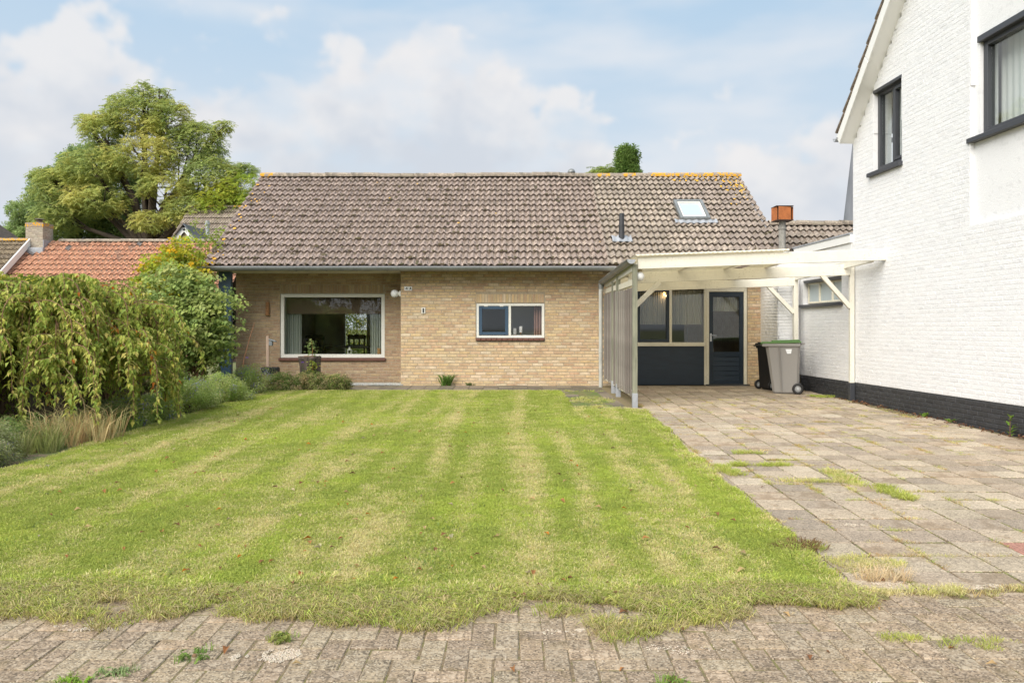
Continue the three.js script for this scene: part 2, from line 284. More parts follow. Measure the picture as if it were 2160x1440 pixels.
function setBricks(list, parent, frame, mat, pal, { proud = 0.004, d = 0.03, single = 0, jitter = 0.0025, seed = 5, k = 0.14, name = 'brick', stuff = 'brickwork', order } = {}) {
  const r = rng(seed), base = cbox(0.2095, 0.052, d, 0.0045), bag = new Bag(); let n = 0;
  const kinds = []; if (single) for (let i = 0; i < 16; i++) { const g = tint(base.clone(), pickc(pal, r, k)); const U = g.attributes.uv; for (let q = 0; q < U.count; q++) U.setXY(q, U.getX(q) + i * 0.37, U.getY(q) + i * 0.23); kinds.push(g); }
  if (order) list = [...list].sort(order);
  for (const b of list) {
    const m = new THREE.Matrix4().compose(V(b.u + (r() - 0.5) * 0.003, b.v + (r() - 0.5) * 0.002, proud - d / 2 + (r() - 0.5) * jitter), TQ.setFromEuler(TE.set((r() - 0.5) * 0.02, (r() - 0.5) * 0.012, (r() - 0.5) * 0.008)), V(b.w / 0.2095, b.h / 0.052, 1)).premultiply(frame);
    if (n < single) { const q = put(name, kinds[Math.floor(r() * kinds.length)], mat, parent); m.decompose(q.position, q.quaternion, q.scale); n++; } else bag.add(base, m, pickc(pal, r, k), r() * 9, r() * 9);
  }
  if (bag.p.length) put(stuff, bag.build(), mat, parent).userData.kind = 'stuff';
}
function wallGeo(u0, u1, v0, v1, n0, n1, openings) {
  const us = [u0, u1], vs = [v0, v1]; for (const o of openings) { us.push(o[0], o[1]); vs.push(o[2], o[3]); }
  const uq = [...new Set(us.filter((x) => x >= u0 && x <= u1))].sort((a, b) => a - b), vq = [...new Set(vs.filter((x) => x >= v0 && x <= v1))].sort((a, b) => a - b), g = [];
  for (let i = 0; i + 1 < uq.length; i++) for (let j = 0; j + 1 < vq.length; j++) {
    const a = (uq[i] + uq[i + 1]) / 2, b = (vq[j] + vq[j + 1]) / 2; if (openings.some((o) => a > o[0] && a < o[1] && b > o[2] && b < o[3])) continue;
    g.push(new THREE.BoxGeometry(uq[i + 1] - uq[i], vq[j + 1] - vq[j], n1 - n0).translate(a, b, (n0 + n1) / 2).toNonIndexed());
  }
  const o = join(g), P = o.attributes.position, U = o.attributes.uv; for (let i = 0; i < P.count; i++) U.setXY(i, P.getX(i) + P.getZ(i), P.getY(i)); return o;
}
// one wavy roof tile: x across (0..w), z = 0 at its nose, running up the slope to -l, y off the roof
function tileGeo(w, l, waves = 2, amp = 0.024, th = 0.030, seg = 12) {
  const p = [], n = [], uv = [], idx = [], h = (u) => amp * Math.cos((u * waves - 0.1) * Math.PI * 2) * (1 - 0.25 * Math.cos((u * waves * 2) * Math.PI * 2)) + (u > 0.93 ? (u - 0.93) * 0.13 : 0), dh = (u) => (h(u + 0.01) - h(u - 0.01)) / 0.02 / w;
  const row = (z, dy, fn) => { for (let i = 0; i <= seg; i++) { const u = i / seg; p.push(u * w, h(u) + dy, z); fn(u); uv.push(u * w, -z + dy); } };
  const smooth = (u) => { const k = V(-dh(u), 1, 0).normalize(); n.push(k.x, k.y, k.z); };
  row(-l, 0, smooth); row(-0.03, th, smooth); row(0, th - 0.004, smooth);
  row(0, th - 0.004, () => n.push(0, -0.3, 0.95)); row(-0.012, th - 0.024, () => n.push(0, -0.3, 0.95)); row(-0.012, th - 0.024, () => n.push(0, -1, 0)); row(-0.09, th - 0.03, () => n.push(0, -1, 0));
  const q = (a, b) => { for (let i = 0; i < seg; i++) { const A = a * (seg + 1) + i, B = b * (seg + 1) + i; idx.push(A, B, A + 1, A + 1, B, B + 1); } };
  q(0, 1); q(1, 2); q(3, 4); q(5, 6);
  const g = new THREE.BufferGeometry(); g.setAttribute('position', new THREE.Float32BufferAttribute(p, 3)); g.setAttribute('normal', new THREE.Float32BufferAttribute(n, 3)); g.setAttribute('uv', new THREE.Float32BufferAttribute(uv, 2)); g.setIndex(idx); return g.toNonIndexed();
}
// a slope of tiles: eave at (y0,z0), ridge at (y1,z1) in the parent's axes, tiles laid from x0 to x1
function tileSlope(parent, { x0, x1, cols, rows, y0, z0, y1, z1, colour, single = 0, waves = 2, amp = 0.024, seed = 3, over = 0.07, skip, mat = M.tile, bow = 0, rowFirst = 0 }) {
  const r = rng(seed), w = (x1 - x0) / cols, L = Math.hypot(y1 - y0, z1 - z0), l = L / rows, pitch = Math.atan2(y1 - y0, z0 - z1), base = tileGeo(w * 1.02, l + over, waves, amp), bag = new Bag(); let n = 0;
  const kinds = []; if (single) for (let i = 0; i < 14; i++) { const g = tint(base.clone(), colour((i + 0.5) / 14, r())); const U = g.attributes.uv; for (let q = 0; q < U.count; q++) U.setXY(q, U.getX(q) + i * 0.41, U.getY(q) + i * 0.29); kinds.push(g); }
  for (let j = rowFirst; j < rows; j++) for (let i = 0; i < cols; i++) {
    if (skip && skip(i, j)) continue;
    const t = j / rows, sag = bow * Math.sin(Math.PI * (i + 0.5) / cols) , m = new THREE.Matrix4().makeRotationFromEuler(new THREE.Euler(pitch - 0.075 + (r() - 0.5) * 0.012, (r() - 0.5) * 0.012, (r() - 0.5) * 0.016, 'XYZ')).setPosition(x0 + i * w, mix(y0, y1, t) + 0.03 + (r() - 0.5) * 0.005 - sag, mix(z0, z1, t) + (r() - 0.5) * 0.014 + (r() < 0.02 ? 0.025 : 0));
    const fx = (i + 0.5) / cols;
    if (n < single) { const q = put('roof_tile', kinds[Math.min(13, Math.max(0, Math.floor((fx * 0.8 + r() * 0.2) * 14)))], mat, parent); m.decompose(q.position, q.quaternion, q.scale); n++; } else bag.add(base, m, colour(fx * 0.8 + r() * 0.2, r(), t), r() * 7, r() * 7);
  }
  if (bag.p.length) put('tiling', bag.build(), mat, parent).userData.kind = 'stuff';
}
function ridgeTiles(parent, x0, x1, y, z, n, mats, { r = 0.105, seed = 4, sag } = {}) {
  const q = rng(seed), L = (x1 - x0) / n;
  const shell = () => { const p = [], s = 8, quad = (A, B, C, D) => p.push(...A, ...B, ...C, ...A, ...C, ...D), at = (a, rr, x) => [x, Math.sin(a) * rr * 0.8, Math.cos(a) * rr]; const a0 = -0.25, a1 = Math.PI + 0.25;
    for (let i = 0; i < s; i++) { const a = mix(a0, a1, i / s), b = mix(a0, a1, (i + 1) / s); quad(at(a, r * 1.1, 0), at(a, r, L + 0.05), at(b, r, L + 0.05), at(b, r * 1.1, 0)); quad(at(b, r * 1.1, 0), at(b, r * 0.93, 0), at(a, r * 0.93, 0), at(a, r * 1.1, 0)); quad(at(a, r, L + 0.05), at(a, r * 0.84, L + 0.05), at(b, r * 0.84, L + 0.05), at(b, r, L + 0.05)); } return soup(p); };
  const variants = [0, 1, 2, 3, 4].map((i) => { const g = shell(), U = g.attributes.uv; for (let k = 0; k < U.count; k++) U.setXY(k, U.getX(k) + i * 0.31, U.getY(k) + i * 0.17); return tint(g, lin(0.36 + 0.03 * i, 0.32 + 0.025 * i, 0.27 + 0.02 * i)); });
  for (let i = 0; i < n; i++) { const m = put('ridge_tile', variants[Math.floor(q() * 5)], mats(i / n, q()), parent); m.position.set(x0 + i * L, y + (q() - 0.5) * 0.014 - (sag ? sag(i / n) : 0), z); m.rotation.set(0, (q() - 0.5) * 0.03, (q() - 0.5) * 0.02); }
}

// ---------------------------------------------------------------- ground and paving
{
  const zs = [14, 3, 0, -17.5, -26, -60, -1200], xs = [-900, -60, -20, -8, 0, 8, 20, 60, 900], p = [];
  const y = (z) => G(-z) - 0.04;
  for (let i = 0; i + 1 < xs.length; i++) for (let j = 0; j + 1 < zs.length; j++) { const [a, b, c, d] = [[xs[i], y(zs[j]), zs[j]], [xs[i + 1], y(zs[j]), zs[j]], [xs[i + 1], y(zs[j + 1]), zs[j + 1]], [xs[i], y(zs[j + 1]), zs[j + 1]]]; p.push(...a, ...b, ...c, ...a, ...c, ...d); }
  const far = [[-900, 14], [900, 14], [900, 600], [-900, 600]].map(([x, z]) => [x, y(14), z]); p.push(...far[0], ...far[2], ...far[1], ...far[0], ...far[3], ...far[2]);
  struct('ground', soup(p), std([0.75, 0.85, 0.6], { map: TX.soil, roughness: 1 }));
}
const slopeSheet = (x0, x1, Z0, Z1, lift, n = 10) => { const p = []; for (let i = 0; i < n; i++) { const a = mix(Z0, Z1, i / n), b = mix(Z0, Z1, (i + 1) / n), A = [x0, G(a) + lift, -a], B = [x1, G(a) + lift, -a], C = [x1, G(b) + lift, -b], D = [x0, G(b) + lift, -b]; p.push(...A, ...B, ...C, ...A, ...C, ...D); } return soup(p); };
const lawnEdge = (Z) => 1.63 + 0.026 * Z;                        // right edge of the lawn
const wallX = (Z) => 5.75 + 0.0389 * (16.5 - Z);                 // face of the white house
const GT = Math.atan(0.012);
{ // drive of concrete slabs
  const bed = struct('driveway', slopeSheet(1.4, 7.2, 4.29, 17.5, -0.010), M.bedding);
  const r = rng(31), all = [], s = 0.302, turn = 0.03;
  for (let j = 0; j < 45; j++) for (let i = -2; i < 17; i++) {
    const Z = 4.27 + (j + 0.5) * s, X = 1.80 + (i + 0.5) * s + (Z - 4.3) * 0.03;
    if (X < lawnEdge(Z) - 0.28 || X > wallX(Z) - 0.14 || X > 0.617 * Z + 1.1 || Z > 17.4) continue;
    if (X < 2.05 && Z > 12.9) continue;
    all.push([X, Z, i, j]);
  }
  all.sort((a, b) => a[1] - b[1]);
  const base = cbox(0.2915, 0.05, 0.2915, 0.006), bag = new Bag(), pal = [[0.475, 0.425, 0.355], [0.54, 0.49, 0.415], [0.455, 0.40, 0.335], [0.485, 0.43, 0.355], [0.385, 0.34, 0.29], [0.475, 0.41, 0.34], [0.52, 0.465, 0.39], [0.42, 0.37, 0.315]];
  const kinds = []; for (let i = 0; i < 18; i++) { const g = tint(base.clone(), pickc(pal, r, 0.08)), U = g.attributes.uv; for (let q = 0; q < U.count; q++) U.setXY(q, U.getX(q) + i * 0.43, U.getY(q) + i * 0.29); kinds.push(g); }
  const red = tint(base.clone(), lin(0.44, 0.24, 0.205));
  let n = 0;
  for (const [X, Z, i, j] of all) {
    const pinkish = Math.abs(X - 3.06) < 0.151 && Math.abs(Z - 5.05) < 0.151;
    const m = new THREE.Matrix4().makeRotationFromEuler(new THREE.Euler(GT + (r() - 0.5) * 0.024, -turn + (r() - 0.5) * 0.012, (r() - 0.5) * 0.016)).setPosition(X + (r() - 0.5) * 0.006, G(Z) - 0.026 + (r() - 0.5) * 0.007, -Z + (r() - 0.5) * 0.006);
    if (n < 300) { const q = put('paving_slab', pinkish ? red : kinds[Math.floor(r() * 18)], M.paver, bed); m.decompose(q.position, q.quaternion, q.scale); if (pinkish) q.userData.label = 'single pink paving slab'; n++; } else bag.add(base, m, pickc(pal, r, 0.16), r() * 9, r() * 9);
  }
  { // moss and dirt grown into the joints
    const q = rng(34), its = [], crumb = new THREE.IcosahedronGeometry(0.012, 1); crumb.scale(1, 0.35, 1);
    for (let k = 0; k < 2600; k++) { const along = q() < 0.45, j = Math.floor(q() * 40), i = Math.floor(q() * 15), L = 4 + Math.floor(q() * 12), t0 = q(); for (let n = 0; n < L; n++) { const s0 = t0 * 0.302 + n * 0.016, Z = 4.27 + j * s + (along ? s0 : (q() - 0.5) * 0.006), X = 1.80 + i * s + (Z - 4.3) * 0.03 + (along ? (q() - 0.5) * 0.006 : s0); if (X > wallX(Z) - 0.05 || X < lawnEdge(Z) || X > 0.617 * Z + 0.8 || Z > 16 || (X < 2.05 && Z > 12.9)) continue; its.push([xf(X, G(Z) - 0.005, -Z, 0, q() * 6, 0, 0.45 + q() * 0.65), vary(q() < 0.6 ? [0.14, 0.105, 0.06] : [0.17, 0.165, 0.06], q, 0.5)]); } }
    instanced('moss', crumb, std([1, 1, 1], { roughness: 1 }), its, bed, 'stuff');
  }
  put('slab_paving', bag.build(), M.paver, bed).userData.kind = 'stuff';
}
{ // lane of small clinkers laid in elbow bond along the near edge
  const bed = struct('lane', slopeSheet(-4.2, 4.4, 1.0, 4.29, -0.0048), M.bedding);
  const r = rng(32), u = 0.1035, all = [];
  for (let a = -42; a < 42; a++) for (let b = -2; b < 30; b++) {
    const k = (((a - b) % 4) + 4) % 4; if (k !== 0 && k !== 3) continue;
    const hor = k === 0, X = (a + (hor ? 1 : 0.5)) * u + 0.03, Z = 4.12 - (b + (hor ? 0.5 : 1)) * u; if (Math.abs(X) > 0.617 * Z + 0.35 || Z < 2.75 || Z > (hor ? 4.24 : 4.19)) continue; all.push([X, Z, hor]);
  }
  all.sort((p, q) => p[1] - q[1]);
  const base = cbox(0.2025, 0.06, 0.0990, 0.0045), bag = new Bag(), pal = [[0.44, 0.375, 0.30], [0.41, 0.35, 0.285], [0.47, 0.40, 0.32], [0.43, 0.36, 0.29], [0.46, 0.40, 0.33]], kinds = [];
  for (let i = 0; i < 20; i++) { const g = tint(base.clone(), pickc(pal, r, 0.14)), U = g.attributes.uv; for (let q = 0; q < U.count; q++) U.setXY(q, U.getX(q) + i * 0.47, U.getY(q) + i * 0.31); kinds.push(g); }
  let n = 0;
  for (const [X, Z, hor] of all) {
    const m = new THREE.Matrix4().makeRotationFromEuler(new THREE.Euler(GT + (r() - 0.5) * 0.02, (hor ? 0 : Math.PI / 2) + (r() - 0.5) * 0.022, (r() - 0.5) * 0.02, 'XYZ')).setPosition(X + (r() - 0.5) * 0.006, G(Z) - 0.031 + (r() - 0.5) * 0.005, -Z + (r() - 0.5) * 0.006);
    if (n < 300) { const q = put('clinker', kinds[Math.floor(r() * 20)], M.clinker, bed); m.decompose(q.position, q.quaternion, q.scale); n++; } else bag.add(base, m, pickc(pal, r, 0.14), r() * 9, r() * 9);
  }
  if (bag.p.length) put('clinker_paving', bag.build(), M.clinker, bed).userData.kind = 'stuff';
}
{ // dark mossy path along the bungalow, with the square in front of the slatted screen
  const bed = struct('path', join([slopeSheet(-3.3, 1.95, 15.92, 17.5, -0.016, 2), slopeSheet(0.88, 1.95, 12.62, 15.92, -0.016, 3)]), M.soil);
  const r = rng(33), base = cbox(0.296, 0.05, 0.296, 0.006), pal = [[0.21, 0.195, 0.165], [0.25, 0.23, 0.19], [0.18, 0.17, 0.14], [0.26, 0.235, 0.18]];
  const kinds = []; for (let i = 0; i < 10; i++) { const g = tint(base.clone(), pickc(pal, r, 0.2)), U = g.attributes.uv; for (let q = 0; q < U.count; q++) U.setXY(q, U.getX(q) + i * 0.43, U.getY(q) + i * 0.29); kinds.push(g); }
  for (let j = 0; j < 17; j++) for (let i = 0; i < 18; i++) {
    const X = -3.28 + (i + 0.5) * 0.3, Z = 17.42 - (j + 0.5) * 0.3; if (X > 1.93 || (Z < 15.95 && X < 0.9) || Z < 12.68) continue;
    const q = put('paving_slab', kinds[Math.floor(r() * 10)], M.paver, bed); q.position.set(X, G(Z) - 0.026 + (r() - 0.5) * 0.006, -Z); q.rotation.set(GT + (r() - 0.5) * 0.014, (r() - 0.5) * 0.012, (r() - 0.5) * 0.014);
  }
}
struct('flower_bed', join([slopeSheet(-7.2, -4.6, 4.4, 17.4, -0.008), slopeSheet(-4.6, -3.3, 15.7, 18.0, -0.008, 2)]), M.soil);

// ---------------------------------------------------------------- the bungalow
const HZ = 17.5;                                     // distance of its front wall
const house = thing('brick_bungalow', 'low yellow brick bungalow with a long brown tiled roof and a blue front door', 'house', 0, 0, -HZ);
const yellowBrick = [[0.55, 0.39, 0.20], [0.57, 0.42, 0.235], [0.53, 0.36, 0.195], [0.56, 0.39, 0.19], [0.60, 0.455, 0.275], [0.50, 0.325, 0.18], [0.55, 0.37, 0.20], [0.56, 0.40, 0.21]];
const HT = 2.42;
const openMain = [[-0.76, 0.69, 0.93, 1.73], [2.6, 4.97, -0.1, 2.12]], openBay = [[-5.065, -2.78, 0.55, 1.955]];
{
  const w1 = put('wall', wallGeo(-2.35, 5.42, -0.15, HT, -0.28, 0, openMain), M.mortar, house);
  const s1 = [[-0.76, 0.69, 1.735, 1.925]];
  setBricks(layBricks({ u0: -2.35, u1: 5.42, v0: -0.1, v1: HT, openings: openMain, soldiers: s1, seed: 41 }).filter((b) => b.u < 1.95 || b.u > 4.9), w1, new THREE.Matrix4(), M.brick, yellowBrick, { single: 170, seed: 42, order: (a, b) => (b.full ? 1 : 0) - (a.full ? 1 : 0) || Math.abs(a.v - 1.1) - Math.abs(b.v - 1.1) });
  const w2 = put('wall', wallGeo(-6.03, -2.35, -0.15, HT, -0.28, 0, openBay), M.mortar, house); w2.position.z = -0.6;
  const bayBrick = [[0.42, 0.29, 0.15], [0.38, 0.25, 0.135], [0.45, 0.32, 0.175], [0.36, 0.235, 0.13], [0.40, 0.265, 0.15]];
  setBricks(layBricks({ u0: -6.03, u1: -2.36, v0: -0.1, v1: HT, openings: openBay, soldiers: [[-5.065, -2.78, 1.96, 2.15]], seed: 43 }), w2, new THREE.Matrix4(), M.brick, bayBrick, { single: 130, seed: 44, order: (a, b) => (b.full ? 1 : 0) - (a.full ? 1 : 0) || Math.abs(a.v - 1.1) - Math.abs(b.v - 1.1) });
  put('side_wall', plainBox(-2.35, -2.07, -0.15, HT, -0.6, -0.28), M.mortar, house);
  put('gable_wall', join([plainBox(-6.03, -5.75, -0.15, HT, -7, -0.88), plainBox(5.14, 5.42, -0.15, HT, -7, -0.28)]), M.mortar, house);
  put('rear_wall', moved(wallGeo(-5.75, 5.14, -0.15, HT, -0.28, 0, [[-4.93, -4.2, 0.02, 2.1]]), 0, 0, -6.72), M.interior, house);
  put('floor', plainBox(-5.75, 5.14, -0.12, 0, -6.72, -0.28), M.floorWood, house);
  put('ceiling', plainBox(-6.05, 5.4, HT, HT + 0.12, -7, -0.02), M.interior, house);
  put('partition', join([plainBox(-2.34, -2.2, 0, HT, -6.72, -0.88), plainBox(2.1, 2.2, 0, HT, -6.72, -0.28), plainBox(-2.2, 2.1, 0, HT, -3.2, -3.1)]), M.interior, house);
  // roof
  const y0 = 2.46, z0 = 0.5, y1 = 5.02, z1 = -3.5;
  const deck = (ya, za, yb, zb, x0, x1) => beam(V((x0 + x1) / 2, ya, za), V((x0 + x1) / 2, yb, zb), x1 - x0, 0.05, 0.002);
  const roof = sub('roof', house);
  put('roof_deck', join([deck(y0 - 0.03, z0, y1 - 0.03, z1, -6.3, 5.68), deck(y1 - 0.03, z1 - 0.05, y0 - 0.03, z1 - 4.05, -6.3, 5.68)]), M.deck, roof);
  put('gable_end', soup([-6.0, HT, -0.3, -6.0, HT, -7, -6.0, y1 - 0.12, z1, 5.4, HT, -0.3, 5.4, y1 - 0.12, z1, 5.4, HT, -7]), M.mortar, roof);
  put('soffit', plainBox(-6.25, -2.36, HT - 0.03, HT + 0.0, -0.59, 0.44), M.cream, roof); put('soffit', plainBox(-2.355, 2.0, HT - 0.03, HT, 0.01, 0.44), M.deck, roof);
  const brown = (a, b) => { const f = 0.90 + 0.22 * b; return lin(0.425 * f, 0.352 * f * (0.99 + 0.02 * a), 0.315 * f); };
  const pale = (a, b) => { const f = 0.88 + 0.26 * b, t = sstep(0.35, 0.75, a); return lin(mix(0.455, 0.40, t) * f, mix(0.40, 0.345, t) * f, mix(0.34, 0.305, t) * f); };
  tileSlope(roof, { x0: -6.36, x1: 1.98, cols: 31, rows: 16, y0, z0, y1, z1, colour: brown, single: 217, seed: 61, bow: 0.012 });
  const onSky = (i, j) => { const x = 1.98 + (i + 0.5) * 3.76 / 14, z = z0 + (z1 - z0) * (j + 0.5) / 16; return x > 3.85 && x < 4.45 && z < -1.3 && z > -2.05; };
  tileSlope(roof, { x0: 1.98, x1: 5.74, cols: 14, rows: 16, y0: y0 + 0.022, z0, y1: y1 + 0.02, z1, colour: pale, single: 84, seed: 62, skip: onSky });
  const orangeTop = tint(tileGeo(0.27, 0.36), lin(1, 1, 1));
  ridgeTiles(roof, -6.36, 5.74, y1 + 0.035, z1, 37, (t, q) => (t > 0.80 || (t > 0.67 && q > 0.55) || q > 0.94 || t < 0.02) ? M.lichen : M.tile, { seed: 63, sag: (t) => 0.012 * Math.sin(t * 3.14) - 0.02 * sstep(0.35, 0.6, t) + 0.02 * sstep(0.6, 0.66, t) });
  { // yellow lichen crusts and moss cushions growing on the tiles
    const r = rng(64), slope = Math.atan2(y1 - y0, z0 - z1), onRoof = (x, s, lift) => V(x, mix(y0, y1, s) + lift, mix(z0, z1, s)), its = [], moss = [];
    const crust = new THREE.IcosahedronGeometry(1, 1).toNonIndexed(); { const P = crust.attributes.position; for (let i = 0; i < P.count; i++) { const f = 1 + 0.35 * PN.noise(P.getX(i) * 2.1, P.getY(i) * 2.1, P.getZ(i) * 2.1); P.setXYZ(i, P.getX(i) * f, P.getY(i) * f * 0.28, P.getZ(i) * f); } crust.computeVertexNormals(); }
    const addAt = (list, x, s, size, c) => { const p = onRoof(x, s, 0.055); list.push([new THREE.Matrix4().compose(p, TQ.setFromEuler(TE.set(slope, r() * 6, 0, 'XYZ')), V(size * (0.7 + r() * 0.6), size, size * (0.7 + r() * 0.6))), c]); };
    for (let i = 0; i < 34; i++) addAt(its, -6.3 + Math.abs(r() - r()) * 0.6, r(), 0.012 + r() * r() * 0.035, vary([0.72, 0.38, 0.05], r, 0.3));
    for (let i = 0; i < 150; i++) { const s = 1 - r() * r() * 0.42; addAt(its, 5.68 - Math.abs(r() * r()) * (s > 0.9 ? 2.2 : 0.75), s, 0.014 + r() * r() * 0.04, vary([0.70, 0.40, 0.04], r, 0.3)); }
    for (let i = 0; i < 10; i++) addAt(its, -6 + r() * 11, r(), 0.015 + r() * 0.02, vary([0.6, 0.36, 0.1], r, 0.3));
    for (let i = 0; i < 1100; i++) { const s = Math.floor(Math.pow(r(), 1.5) * 16) / 16 + (r() < 0.7 ? 0.002 : r() * 0.06); addAt(moss, -6.3 + r() * 12, s, 0.014 + r() * r() * 0.042, vary([0.075, 0.06, 0.03], r, 0.5)); }
    instanced('lichen', crust, std([1, 1, 1], { roughness: 1 }), its, roof, 'stuff'); instanced('moss', crust, std([1, 1, 1], { roughness: 1 }), moss, roof, 'stuff');
  }
  // lower roof of the wing beside the white house
  const wing = sub('wing_roof', house), ty = 3.50, tz = -1.1;
  put('roof_deck', join([deck(y0 - 0.03, z0, ty - 0.03, tz, 5.75, 9.4), deck(ty - 0.03, tz - 0.05, y0 - 0.03, tz - 1.6, 5.75, 9.4)]), M.deck, wing);
  tileSlope(wing, { x0: 5.76, x1: 9.25, cols: 13, rows: 6, y0, z0, y1: ty, z1: tz, colour: (a, b) => lin(0.40 * (0.9 + 0.2 * b), 0.35 * (0.9 + 0.2 * b), 0.305 * (0.9 + 0.2 * b)), single: 0, seed: 66 });
  ridgeTiles(wing, 5.75, 9.25, ty + 0.03, tz, 11, () => M.tile, { seed: 67 });
  put('wing_wall', plainBox(5.45, 9.2, -0.1, HT, -2.6, -0.3), M.mortar, house);
  // gutter along the eave
  const gut = sub('gutter', house); gut.position.set(-6.40, 2.445, 0.575);
  put('channel', halfPipe(8.52, 0.077), M.zinc, gut);
  const bead = put('bead', moved(new THREE.CylinderGeometry(0.009, 0.009, 8.52, 8).toNonIndexed(), 4.26, 0.002, 0.077, 0, 0, Math.PI / 2), M.lead, gut);
  put('end_cap', soup((() => { const p = []; for (let i = 0; i < 12; i++) { const a = i / 12 * Math.PI, b = (i + 1) / 12 * Math.PI; p.push(0, 0, 0, 0, -Math.sin(b) * 0.066, Math.cos(b) * 0.066, 0, -Math.sin(a) * 0.066, Math.cos(a) * 0.066); } return p; })()), M.zinc, gut);
  const clip = halfPipe(0.022, 0.083, 0.006); for (let i = 0; i < 14; i++) { const m = put('bracket', clip, M.zinc, gut); m.position.x = 0.12 + i * 0.62; }
  put('fascia', plainBox(-6.3, 2.1, 2.375, 2.44, 0.44, 0.47), M.cream, house);
  // roof window
  const sky = sub('roof_window', house), sl = Math.atan2(y1 - y0, z0 - z1); sky.position.set(4.14, 3.885, -1.66); sky.rotation.x = sl;
  put('frame', join([boxAt(-0.34, -0.27, 0, 0.10, -0.5, 0.5), boxAt(0.27, 0.34, 0, 0.10, -0.5, 0.5), boxAt(-0.27, 0.27, 0, 0.10, -0.5, -0.41), boxAt(-0.27, 0.27, 0, 0.09, 0.41, 0.5)]), M.zinc, sky);
  put('sash', join([boxAt(-0.265, -0.235, 0.03, 0.085, -0.40, 0.40), boxAt(0.235, 0.265, 0.03, 0.085, -0.40, 0.40), boxAt(-0.235, 0.235, 0.03, 0.085, -0.40, -0.36), boxAt(-0.235, 0.235, 0.03, 0.085, 0.36, 0.40)]), M.frameWhite, sky);
  put('pane', plainBox(-0.235, 0.235, 0.05, 0.056, -0.36, 0.36), phy([0.5, 0.55, 0.6], { roughness: 0.02, clearcoat: 1, specularIntensity: 1, ior: 2.2 }), sky);
  put('flashing', moved(tileGeo(0.95, 0.2, 6, 0.012, 0.008, 36), -0.47, 0.035, 0.66), M.lead, sky);
  // vent pipe
  const vent = sub('vent_pipe', house); vent.position.set(2.37, 3.02, -0.42);
  put('pipe', join([cyl(0.062, 0.42, 0, 0, 0), cyl(0.068, 0.07, 0, 0.0, 0), cyl(0.058, 0.24, 0, 0.42, 0, 0.05), cyl(0.066, 0.015, 0, 0.34, 0), cyl(0.066, 0.015, 0, 0.38, 0)]), std([0.035, 0.036, 0.04], { roughness: 0.5 }), vent);
  put('flashing', moved(tileGeo(0.42, 0.3, 3, 0.010, 0.012, 24), -0.21, 0.03, 0.16, sl), M.lead, vent);
  // flue with its rusty square cowl
  const flue = sub('flue', house); flue.position.set(5.64, 2.6, 0.2);
  put('pipe', cyl(0.07, 0.92, 0, 0, 0), std([0.42, 0.40, 0.36], { map: TX.grit }), flue);
  put('collar', cyl(0.085, 0.05, 0, 0.66, 0), std([0.42, 0.40, 0.36], { map: TX.grit }), flue);
  const rust = std([0.46, 0.15, 0.045], { map: TX.brick, roughness: 0.8 });
  for (const [x, z, ry] of [[0, 0.165, 0], [0.165, 0, Math.PI / 2], [0, -0.165, 0], [-0.165, 0, Math.PI / 2]]) { const m = put('cowl_plate', cbox(0.27, 0.27, 0.012, 0.003), rust, flue); m.position.set(x, 0.98, z); m.rotation.y = ry + 0.12; }
  put('cowl_frame', join([boxAt(-0.18, 0.18, 0.825, 0.84, -0.18, 0.18), boxAt(-0.18, 0.18, 1.12, 1.135, -0.18, 0.18), boxAt(-0.13, 0.13, 0.84, 1.12, -0.13, 0.13)]), std([0.06, 0.035, 0.025]), flue);
  put('flashing', boxAt(-0.24, 0.24, 0.10, 0.17, -0.2, 0.28, 0.02), std([0.62, 0.62, 0.60], { map: TX.zinc }), flue);
  const cap = put('ridge_vent', join([moved(new THREE.SphereGeometry(0.1, 14, 6, 0, 6.29, 0, 1.57).toNonIndexed(), 0, 0.10, 0), cyl(0.05, 0.12, 0, -0.02, 0)]), M.zinc, house); cap.position.set(1.52, y1 + 0.06, z1 - 0.2);
  // picture window in the recess
  const bay = sub('picture_window', house); bay.position.set(0, 0, -0.6);
  const frameRect = (x0, x1, y0_, y1_, t, za, zb) => join([boxAt(x0, x0 + t, y0_, y1_, za, zb), boxAt(x1 - t, x1, y0_, y1_, za, zb), boxAt(x0 + t, x1 - t, y0_, y0_ + t, za, zb), boxAt(x0 + t, x1 - t, y1_ - t, y1_, za, zb)]);
  put('frame', frameRect(-5.062, -2.783, 0.555, 1.952, 0.075, -0.13, -0.025), M.frameWhite, bay);
  put('pane', plainBox(-4.987, -2.858, 0.63, 1.877, -0.085, -0.079), M.glassDark, bay);
  put('sill', boxAt(-5.09, -2.76, 0.49, 0.552, -0.1, 0.05), M.sillBrown, bay);
  // small window with one blue casement
  const win = sub('casement_window', house);
  put('frame', join([frameRect(-0.755, 0.685, 0.995, 1.725, 0.055, -0.10, -0.015), boxAt(-0.075, -0.02, 1.05, 1.67, -0.10, -0.013)]), M.frameWhite, win);
  put('casement', frameRect(-0.695, -0.08, 1.055, 1.665, 0.065, -0.085, 0.0), M.blue, win);
  put('pane', plainBox(-0.63, -0.145, 1.12, 1.60, -0.05, -0.044), M.glassDark, win); put('pane', plainBox(-0.02, 0.63, 1.05, 1.67, -0.06, -0.054), M.glass, win);
  for (let i = 0; i < 13; i++) put('sill_tile', boxAt(-0.765 + i * 0.1115, -0.657 + i * 0.1115, 0.935, 0.99, -0.12, 0.045, 0.008), M.sillBrown, win);
  for (const x of [-0.55, -0.22]) put('hinge', boxAt(x - 0.04, x + 0.04, 1.655, 1.685, -0.02, 0.012), M.frameWhite, win);
  // glazed front under the carport: window, panel and door
  const front = sub('porch_window', house);
